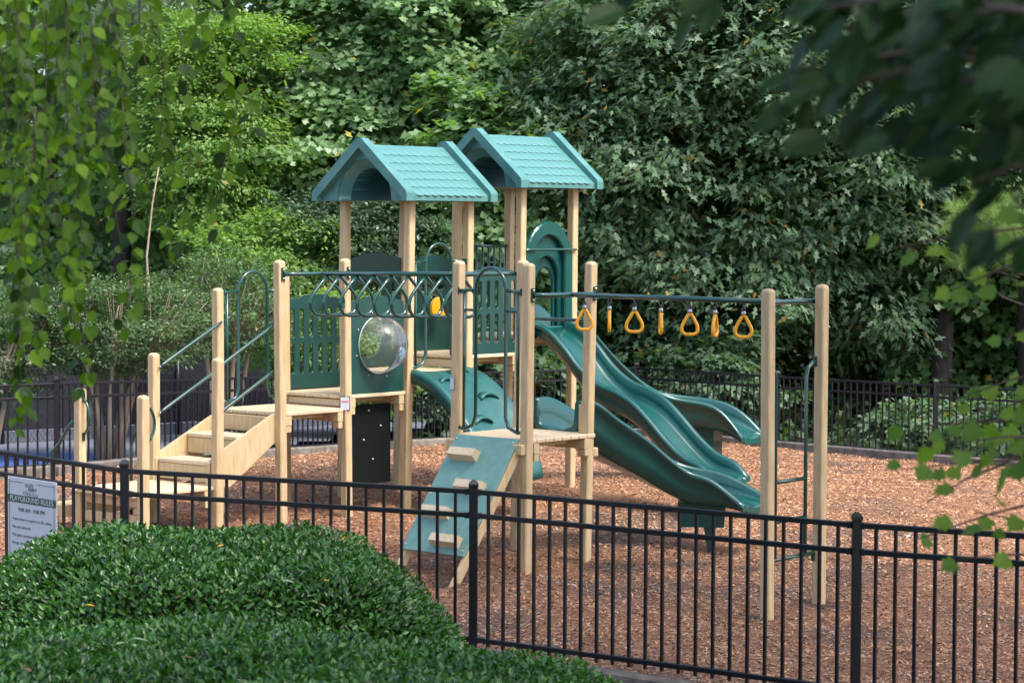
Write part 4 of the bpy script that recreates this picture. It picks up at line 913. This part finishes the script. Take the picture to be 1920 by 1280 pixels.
# bare leaning dead branch and extra trunks in the shade
def trunk_only(label, pts, r0, r1, mat=bark, name='tree_trunk', cat='tree trunk'):
    n = len(pts); o = MB().tube(pts,[r0+(r1-r0)*i/(n-1) for i in range(n)],9).build(name, mat); tag(o,label,cat)
trunk_only('thick dark trunk in the shade behind the far fence, right side', [at(1768,850,37),at(1764,700,37),at(1772,560,37),at(1790,-60,37)],.19,.15)
trunk_only('dark trunk half hidden by oak leaves, left of the thick one', [at(1662,850,38.5),at(1655,650,38.5),at(1665,400,38.5),at(1680,-60,38.5)],.2,.15)
trunk_only('dark bare trunk high above the right roof', [at(1040,700,39.0),at(1032,300,38.6),at(1026,100,38.3),at(1022,-100,38.3)],.09,.07)
trunk_only('slanting dark limb high above the right roof', [at(1075,420,40),at(1090,180,38.0),at(1130,80,37.8),at(1190,-40,37.8)],.05,.05)
trunk_only('pale fallen branch leaning behind the far fence', [at(1672,830,33.5),at(1690,800,33.5),at(1712,755,33.6)],.035,.015,bark_pale,'dead_branch','branch')
trunk_only('slender pale forked trunk left of the stairs', [at(282,640,31.6),at(279,560,31.6),at(275,480,31.6),at(286,380,31.6),at(300,300,31.6)],.022,.008,bark_pale)
# chain-link fence with dark windscreen
CL = [(-9.5,29.6),(-6.4,30.4),(-4.4,31.9),(-2.3,33.6)]; CZ = .26
cl = empty('chain_link_fence',(-4.4,31.9,CZ),'low chain link fence with black windscreen behind the crape myrtles','fence')
for (x,y) in CL: MB().tube([(x,y,CZ-.05),(x,y,1.47)],.03,8).build('post', blublack, cl)
MB().tube([at(378,840,32.2),at(378,520,32.2)],.035,8).build('tall_post', blublack, cl)
for (x0,y0),(x1,y1) in zip(CL,CL[1:]):
    MB().tube([(x0,y0,1.44),(x1,y1,1.44)],.021,8).build('top_rail', blublack, cl)
    d = Vector((x1-x0,y1-y0,0)).normalized(); nn_ = Vector((d.y,-d.x,0)); nn_ = nn_ if nn_.y < 0 else -nn_
    MB().beam(Vector((x0,y0,.95))-nn_*.03, Vector((x1,y1,.95))-nn_*.03, .008,.90).build('windscreen', screen_m, cl)
    MB().beam(Vector((x0,y0,.40))-nn_*.03, Vector((x1,y1,.40))-nn_*.03, .007,.185).build('windscreen_hem', M('faded grey windscreen',(.07,.08,.11),.8) if False else court_m, cl)
    Lx = math.hypot(x1-x0,y1-y0); m_ = MB(); k = 0; hgt = 1.16; s_ = .062
    a0 = Vector((x0,y0,.28))+nn_*.012
    for i in range(int((Lx+hgt*.6)/s_)):
        for sg_ in (1,-1):
            u0 = i*s_ if sg_ > 0 else i*s_-hgt*.6; u1 = u0-sg_*0+ (-hgt*.6 if sg_ > 0 else hgt*.6); z0,z1 = 0,hgt
            def clipu(u,z,u_,z_): 
                return u,z
            lo, hi = 0., 1.
            du = u1-u0
            if du: 
                ta, tb_ = (0-u0)/du, (Lx-u0)/du; lo, hi = max(0,min(ta,tb_)), min(1,max(ta,tb_))
            if hi-lo < .02: continue
            p_ = a0+d*(u0+du*lo)+Zv*(hgt*lo); q_ = a0+d*(u0+du*hi)+Zv*(hgt*hi)
            if sg_ > 0: p_ += nn_*.004; q_ += nn_*.004
            m_.tube([p_,q_],.0024,3,cap=False)
    m_.build('chain_mesh', wire_m, cl, 'stuff')
# ------------------------------------------------------------------ hedge
LOBES = [(-1.90,14.35,1.78,1.75,1.26,2.6),(-1.95,9.4,3.4,3.85,1.2,4.2),(-3.3,12.2,1.2,2.2,.6,3.0)]
def hedge_z(x, y):
    z = np.full(np.shape(x), -9.0)
    for cx_,cy_,rx,ry,h_,e in LOBES:
        r = (np.abs((x-cx_)/rx)**2.4+np.abs((y-cy_)/ry)**2.4); zz = np.where(r < 1, -.1+(h_+.1)*np.clip(1-r**(e/2.4),0,1)**.45, -9); z = np.maximum(z,zz)
    return z+.04*np.sin(4.1*x+1.7*y)+.035*np.sin(6.3*y-3*x)+.022*np.sin(17*x+5*y)*np.sin(15*y-6*x)
hg = empty('clipped_hedge',(-2,12.5,-.1),'broad clipped dark green hedge with small glossy pointed leaves filling the lower left','hedge')
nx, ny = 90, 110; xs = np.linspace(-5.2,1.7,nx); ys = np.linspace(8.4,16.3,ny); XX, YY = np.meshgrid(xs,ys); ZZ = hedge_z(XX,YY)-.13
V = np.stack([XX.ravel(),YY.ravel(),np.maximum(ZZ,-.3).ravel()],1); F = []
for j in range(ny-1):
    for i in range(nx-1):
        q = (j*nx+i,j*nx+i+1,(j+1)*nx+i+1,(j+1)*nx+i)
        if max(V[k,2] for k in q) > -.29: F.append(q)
hm = MB(); hm.add(V,F,True); hm.build('shade_core', M('hedge shade core',(.007,.012,.004),1.0,spec=0), hg)  # near-black sheet under the leaves, standing in for the hedge's shaded inside
PX = []; 
N = 370000; x = rng.uniform(-5.1,1.7,N); y = rng.uniform(8.7,16.2,N); z = hedge_z(x,y); e_ = .02
gx = (hedge_z(x+e_,y)-hedge_z(x-e_,y))/(2*e_); gy = (hedge_z(x,y+e_)-hedge_z(x,y-e_))/(2*e_)
gx = np.clip(gx,-9,9); gy = np.clip(gy,-9,9)
ok = (z > -.05)&(z > .2)&(rng.random(N) < np.clip(.42*np.sqrt(1+gx*gx+gy*gy),0,1)*np.where(y > 9.4,1,.3)); x,y,z,gx,gy = [a_[ok] for a_ in (x,y,z,gx,gy)]
N = len(x); n_ = np.stack([-gx,-gy,np.ones(N)],1); n_ /= np.linalg.norm(n_,axis=1,keepdims=True)
pos = np.stack([x,y,z],1)-n_*(rng.random(N)**1.3*.15-.03)[:,None]
az = rng.uniform(0,6.283,N); tipv = n_*rng.uniform(.3,1.9,N)[:,None]+np.stack([np.cos(az),np.sin(az),np.zeros(N)],1)*.8
nrv = n_*1.0+np.stack([-np.cos(az),-np.sin(az),np.zeros(N)],1)*.5+rng.normal(0,.3,(N,3))
link_mesh('hedge_foliage', leaf_mesh('hedge_foliage', pos, tipv, nrv, rng.uniform(.026,.050,N), 'holly', L_hedge), hg, 'stuff')
tm_ = MB()
for k in range(90):
    i_ = rng.integers(N); p_ = Vector(pos[i_]); d_ = Vector(n_[i_])+Vector((rng.normal(0,.6),rng.normal(0,.6),rng.normal(0,.3))); tm_.tube([p_-d_*.06,p_,p_+d_*rng.uniform(.03,.09)],[.0028,.0022,.001],4)
tm_.build('bare_twigs', twig_m, hg, 'stuff')
print('hedge leaves', N)
# dead leaves lying on the hedge
dl = [(408,1033,'#y','yellow leaf on the hedge nearest the fence corner'),(642,1018,'#y','yellow leaf at the far rim of the hedge'),(462,1066,'#y','small yellow leaf mid hedge'),(180,1145,'#y','yellow leaf low on the left of the hedge'),(618,1098,'#y','yellow leaf right of the hedge middle'),(205,1222,'#g','long pale green fallen leaf on the hedge'),(281,1212,'#g','pale green upright fallen leaf on the hedge'),(553,1101,'#g','broad pale grey green fallen leaf on the hedge'),(509,1177,'#b','rusty brown leaf on the hedge front'),(365,1245,'#b','brown curled leaf at the lower edge of the hedge'),(62,1270,'#b','brown leaf at the bottom left of the hedge'),(330,1130,'#b','dull brown leaf left of hedge middle'),(705,1152,'#b','rust leaf near the hedge right side')]
lm = {'#y':M('yellow dead leaf',(.55,.33,.02),.5),'#g':M('pale dead leaf',(.22,.30,.16),.5),'#b':M('brown dead leaf',(.17,.07,.03),.6)}
for px,py,k,lab in dl:
    for d in np.arange(9,16.5,.02):
        a_ = at(px,py,d); hz = float(hedge_z(np.array([a_.x]),np.array([a_.y]))[0])
        if hz > a_.z: break
    v,f = tmpl('big'); s_ = .085 if k == '#g' else .055; ya = rng.uniform(0,6.28)
    m_ = MB(); m_.add([a_+Vector((0,-.02,.03))+Vector((math.cos(ya)*q[0]*s_-math.sin(ya)*q[1]*s_, (math.sin(ya)*q[0]+math.cos(ya)*q[1])*s_*.9, q[2]*s_+q[0]*s_*.25)) for q in v],[tuple(q) for q in f]); 
    o = m_.build('fallen_leaf', lm[k]); tag(o,lab,'leaf','dead leaves lying on the hedge')
tw = at(620,1000,15.3); o = MB().tube([tw+Vector((-.06,0,-.03)),tw+Vector((-.01,0,.03)),tw+Vector((.03,0,.10))],[.006,.004,.002],5).build('twig', twig_m); tag(o,'dark bare twig sticking out of the hedge rim','twig')
# small weed beside the tall right post
gl = ['grey dead leaf just right of the low deck front post','grey dead leaf between the two right posts of the low deck','whitish dead leaf under the low slide, left of its leg','whitish dead leaf just below the low slide leg','broad grey dead leaf on open mulch in front of the low slide','small grey dead leaf in the dark line right of the slide leg','small grey dead leaf by the low slide exit','grey dead leaf in front of the low deck','grey dead leaf below the climbing board','grey dead leaf left of the tall ladder posts','grey dead leaf right of the near fence right post','grey dead leaf on the mulch right of the ladder posts','grey dead leaf on the mulch behind the near fence right post','grey dead leaf under the ladder rungs','grey dead leaf beside the wave slide exit','grey dead leaf between the first tower posts','grey dead leaf lowest at the right, behind the near fence']
ml = M('grey dead leaf', (.30,.27,.24), .6)
for px,py in ((990,1018),(1035,1012),(1187,1012),(1190,1032),(1217,1101),(1270,1055),(1395,925),(1050,1095),(935,1022),(1330,1000),(1660,1060),(1700,1010),(1560,980),(1480,1010),(1245,890),(600,900),(1620,1090)):
    d = 30.
    while d > 15 and at(px,py,d).z < mzf(at(px,py,d).x,d)+.012: d -= .02
    a_ = at(px,py,d); v,f = tmpl('birch'); s_ = rng.uniform(.045,.08); ya = rng.uniform(0,6.28); m_ = MB()
    m_.add([a_+Vector(((math.cos(ya)*q[0]-math.sin(ya)*q[1])*s_, (math.sin(ya)*q[0]+math.cos(ya)*q[1])*s_, .012+q[2]*s_*3+q[0]*s_*rng.uniform(.1,.4))) for q in v],[tuple(q) for q in f])
    tag(m_.build('fallen_leaf', ml), gl.pop(0), 'leaf', 'grey dead leaves on the mulch')
# ------------------------------------------------------------------ foreground birch, its twigs hang into view at upper left
bt = empty('weeping_birch',(-3.4,6.6,-.2),'weeping birch hanging leafy twigs over the upper left','tree')
MB().tube([(-3.4,6.6,-.3),(-3.35,6.6,2.5),(-3.0,6.7,5.6)],[.15,.12,.07],9).build('trunk', bark, bt)
strands = []; tw_ = MB()
spec_ = [(18,-40,760),(60,-40,560),(95,-40,690),(125,-40,480),(150,-40,430),(30,-40,420),(75,-40,330),(185,-40,560),(205,-40,350),(232,-40,470),(262,-40,300),(285,-40,330),(5,-40,650),(115,-40,300),(48,200,640),(160,250,600),(395,-40,180),(365,-40,120),(345,60,440),(300,30,400),(420,170,420),(440,-20,80),(40,-40,250),(140,-40,220),(215,-40,200),(170,-40,300),(10,-40,300),(85,300,600),(130,420,720),(30,500,800),(235,200,600),(455,150,290),(8,-40,260),(28,-40,330),(52,-40,300),(100,-40,360),(122,-40,260),(160,-40,340),(192,-40,240),(64,-40,230),(150,-40,200),(225,-40,260),(12,200,560),(70,250,560)]
bp_, bt_, bn_, bs_ = [], [], [], []
for k,(px,y0,y1) in enumerate(spec_):
    d = rng.uniform(8.0,9.6); a_ = at(px+rng.uniform(-14,14),y0,d); drift = rng.uniform(-25,85)*(y1-y0)/500; b_ = at(px+drift,y1,d); L_ = (b_-a_).length; n = max(4,int(L_/.05)); pts = []
    for i in range(n+1):
        t_ = i/n; pts.append(a_.lerp(b_,t_)+Vector(((t_*t_-t_)*(b_.x-a_.x)*1.2+.02*math.sin(5*t_+k),.03*math.sin(3*t_+2*k),0)))
    if y0 < 0: pts = [pts[0]+Vector((-.25,0,.55)),pts[0]+Vector((-.05,0,.22))]+pts
    tw_.tube(pts,[.0035*(1-.7*i/len(pts)) for i in range(len(pts))],4)
    if y0 < 0: tw_.tube([Vector((-3.05,6.7,4.6)),Vector((-2.4,6.8,4.6)),pts[0]],[.03,.015,.0035],5)
    for i in range(n+1):
        for s_ in range(1 if rng.random() < .35 else 2):
            p_ = pts[min(i,len(pts)-1)] if y0 > 0 else pts[min(i+2,len(pts)-1)]
            a2 = rng.uniform(0,6.283); tp = Vector((math.cos(a2)*.6,math.sin(a2)*.5,-.75+rng.normal(0,.25)))
            bp_.append(p_+tp*.018); bt_.append(tp); bn_.append(Vector((math.cos(a2)*.5+rng.normal(0,.4),-.8+rng.normal(0,.6),.5+rng.normal(0,.4)))); bs_.append(rng.uniform(.042,.068))
tw_.build('twigs', twig_m, bt)
ncl = 90; cen = np.stack([rng.uniform(-3.6,.9,ncl),rng.uniform(3.6,9.4,ncl),rng.uniform(4.95,6.8,ncl)],1)
pos,tip,nr,sz = clump_leaves(cen, .5*rng.uniform(.7,1.3,len(cen)), np.tile([0,0,1.],(len(cen),1)), 90, .075)
link_mesh('crown', leaf_mesh('crown', pos,tip,nr,sz,'birch',L_birch), bt, 'stuff')
def leaf_objects(pos,tip,nrm,size,kind,mats,parent,limit):
    protos = []
    for m_ in mats:
        v,f = tmpl(kind); me = bpy.data.meshes.new('leaf'); me.from_pydata([tuple(x_) for x_ in v],[],f); me.materials.append(m_); me.update(); protos.append(me)
    order = sorted(range(len(pos)), key=lambda i: -size[i]/max(.5,pos[i].y)); pw = WL[parent]
    for i in order[:limit]:
        t_ = tip[i].normalized(); n_ = (nrm[i]-t_*nrm[i].dot(t_)).normalized(); s_ = n_.cross(t_); k = size[i]
        o = bpy.data.objects.new('leaf', protos[rng.integers(len(protos))]); COL.objects.link(o); o.parent = parent
        o.matrix_basis = Matrix(((t_.x*k,s_.x*k,n_.x*k,pos[i].x-pw.x),(t_.y*k,s_.y*k,n_.y*k,pos[i].y-pw.y),(t_.z*k,s_.z*k,n_.z*k,pos[i].z-pw.z),(0,0,0,1)))
    rest = order[limit:]
    if rest:
        A2 = lambda L_: np.array([tuple(L_[i]) for i in rest]); link_mesh('foliage', leaf_mesh('foliage', A2(pos),A2(tip),A2(nrm),np.array([size[i] for i in rest]),kind,mats[0]), parent, 'stuff')
def solid_leaf(name, c, rough, trans, tc): return leaf_mat(name, tuple(x_*.75 for x_ in c), tuple(x_*1.25 for x_ in c), None, rough, trans, .25, tc)
bm_ = [L_birch,solid_leaf('birch leaf light',(.13,.25,.02),.6,.55,(2.2,2,.4)),solid_leaf('birch leaf mid',(.07,.15,.013),.6,.5,(2,1.9,.4)),solid_leaf('birch leaf dark',(.022,.055,.010),.5,.3,(1.5,1.6,.5)),solid_leaf('birch leaf deep',(.016,.042,.007),.5,.25,(1.4,1.5,.4)),solid_leaf('birch leaf shade',(.03,.075,.008),.55,.35,(1.7,1.7,.4))]
print('birch leaves', len(bp_))
leaf_objects(bp_,bt_,bn_,bs_,'birch',bm_,bt,298)
# foreground broad-leaved tree, dark out-of-focus leaves at upper right; its crown shades the right of the play area
ft = empty('shade_tree',(3.6,5.2,-.3),'large shade tree with big dark out of focus leaves at the upper right','tree')
MB().tube([(3.6,5.2,-.4),(3.5,5.3,3),(3.3,6.5,6),(3.2,9,9)],[.24,.2,.16,.1],10).build('trunk', bark, ft)
fp, ftp, fn_, fs = [], [], [], []
br = MB(); xb = []
blist = [((1990,-90),(1460,-35),70,2.6),((1980,0),(1500,75),80,2.8),((1980,110),(1560,165),70,2.5),((1990,240),(1760,275),75,2.7),((1400,-120),(1130,-55),60,3.0),((1990,50),(1640,115),60,2.9),((1990,-40),(1600,-15),70,2.5),((1990,180),(1720,215),70,2.8),((1420,-150),(1250,-75),40,2.9),((1990,150),(1800,155),40,2.4),((1990,30),(1750,45),40,2.4),((1990,90),(1480,135),40,2.7),((1990,320),(1820,345),40,2.6),((1990,0),(1540,15),40,2.45),((1990,-70),(1520,-45),40,2.8)]
for (a0,a1,sp2,dd) in blist:
    dd *= 1.28
    A0, B0 = at(*a0,dd), at(*a1,dd); root_ = Vector((3.4,4.8,4.0)); rm = root_.lerp(A0,.6)+Vector((0,0,.15))
    for k_ in range(34):
        t_ = rng.uniform(.15,1); c = (root_.lerp(rm,t_*2) if t_ < .5 else rm.lerp(A0,t_*2-1))+Vector((rng.normal(0,.06),rng.normal(0,.09),rng.normal(-.02,.06))); xb.append((tuple(c),(rng.normal(0,1),rng.normal(0,1),-.5),(rng.normal(0,.3),-.4,.8),rng.uniform(.05,.085)))
    br.tube([root_,rm,A0,A0.lerp(B0,.5)+Vector((0,0,.015)),B0],[.03,.018,.008,.005,.002],6)
    L_ = (B0-A0).length; n = int(L_/.0135)
    for i in range(n):
        t_ = (i+.5)/n; c = A0.lerp(B0,t_)+Vector((0,rng.normal(0,.05),rng.normal(-.02,.035)))
        az = math.pi+rng.normal(0,.7); tp = Vector((math.cos(az),math.sin(az)*.5,-.75+rng.normal(0,.3)))
        fp.append(c); ftp.append(tp); fn_.append(Vector((rng.normal(-.2,.4),-.5+rng.normal(0,.5),.8))); fs.append(rng.uniform(.056,.088))
br.build('limbs', bark, ft)
link_mesh('outer_foliage', leaf_mesh('outer_foliage', np.array([q[0] for q in xb]),np.array([q[1] for q in xb]),np.array([q[2] for q in xb]),np.array([q[3] for q in xb]),'big',L_big), ft, 'stuff')
bgm = [L_big,solid_leaf('broad leaf deep',(.011,.033,.011),.38,.25,(1.2,1.4,.5)),solid_leaf('broad leaf mid',(.019,.05,.014),.4,.35,(1.4,1.6,.5))]
print('big leaves', len(fp))
leaf_objects(fp,ftp,fn_,fs,'big',bgm,ft,300)
nc2 = 110; cen = np.stack([rng.uniform(.3,4.2,nc2),rng.uniform(-1.2,5.2,nc2),rng.uniform(4.7,6.8,nc2)],1)  # unseen crown clumps added overhead to shade the near leaves
pos,tip,nr,sz = clump_leaves(cen, .5*rng.uniform(.7,1.3,nc2), np.tile([0,0,1.],(nc2,1)), 70, .12)
link_mesh('crown', leaf_mesh('crown', pos,tip,nr,sz,'small',L_big), ft, 'stuff')
ncl = 620; cen = np.stack([rng.uniform(1.9,8.8,ncl),rng.uniform(4,19,ncl),rng.uniform(6.4,9.6,ncl)],1)
cen = cen[(cen[:,2] > 3.6+.1*cen[:,1]+.9)]
pos,tip,nr,sz = clump_leaves(cen, .75*rng.uniform(.7,1.3,len(cen)), np.tile([0,0,1.],(len(cen),1)), 60, .17)
link_mesh('crown', leaf_mesh('crown', pos,tip,nr,sz,'small',L_big), ft, 'stuff')
# foreground light maple twigs at right
mt = empty('maple_tree',(2.9,8.2,-.3),'near maple reaching light green leafy twigs in from the right edge','tree')
MB().tube([(2.9,8.2,-.4),(2.85,8.2,2.2),(2.7,8.1,4.6)],[.09,.075,.04],8).build('trunk', bark, mt)
mp, mtp, mn, ms = [], [], [], []; br = MB(); xl = []
mlist = [((1990,420),(1650,470),13),((1990,470),(1780,545),10),((1990,690),(1800,745),15),((1990,790),(1710,790+10),15),((1990,860),(1690,880),16),((1990,820),(1790,830),12),((1990,590),(1880,640),6),((1990,1040),(1780,1050),5),((1990,930),(1720,1010),5),((1990,360),(1850,420),12),((1990,740),(1860,770),10),((1560,-60),(1490,40),8),((1880,870),(1740,940),4),((1990,1000),(1830,960),4)]
for (a0,a1,n) in mlist:
    dd = rng.uniform(6.6,7.6); A0, B0 = at(*a0,dd), at(*a1,dd); q0 = Vector((2.8,8.15,A0.z+rng.uniform(.2,.75))); qm = q0.lerp(A0,.5)+Vector((rng.normal(0,.1),rng.normal(0,.15),.10)); br.tube([q0,q0.lerp(qm,.55)+Vector((0,.03,.05)),qm,A0,A0.lerp(B0,.5)+Vector((0,0,.01)),B0],[.011,.009,.007,.005,.0035,.0015],5)
    for k_ in range(26):
        t_ = rng.uniform(.12,1); c = (q0.lerp(qm,t_*2) if t_ < .5 else qm.lerp(A0,t_*2-1))+Vector((rng.normal(0,.05),rng.normal(0,.09),rng.normal(-.02,.06))); xl.append((tuple(c),(rng.normal(0,1),rng.normal(0,1),-.4),(rng.normal(0,.3),-.4,.8),rng.uniform(.045,.075)))
    n = max(3,int(n*.72))
    for i in range(n):
        c = A0.lerp(B0,(i+.7)/n)+Vector((rng.normal(0,.02),rng.normal(0,.05),rng.normal(-.01,.028))); az = math.pi+rng.normal(0,.8); tp = Vector((math.cos(az),math.sin(az)*.5,-.35+rng.normal(0,.3)))
        mp.append(c); mtp.append(tp); mn.append(Vector((rng.normal(0,.35),-.65+rng.normal(0,.35),.7))); ms.append(rng.uniform(.045,.072))
br.build('twigs', twig_m, mt)
link_mesh('outer_foliage', leaf_mesh('outer_foliage', np.array([q[0] for q in xl]),np.array([q[1] for q in xl]),np.array([q[2] for q in xl]),np.array([q[3] for q in xl]),'maple',L_map), mt, 'stuff')
leaf_objects(mp,mtp,mn,ms,'maple',[L_map,solid_leaf('maple leaf bright',(.14,.24,.035),.55,.5,(1.9,1.8,.5)),solid_leaf('maple leaf mid',(.075,.155,.025),.5,.45,(1.8,1.8,.5))],mt,300)
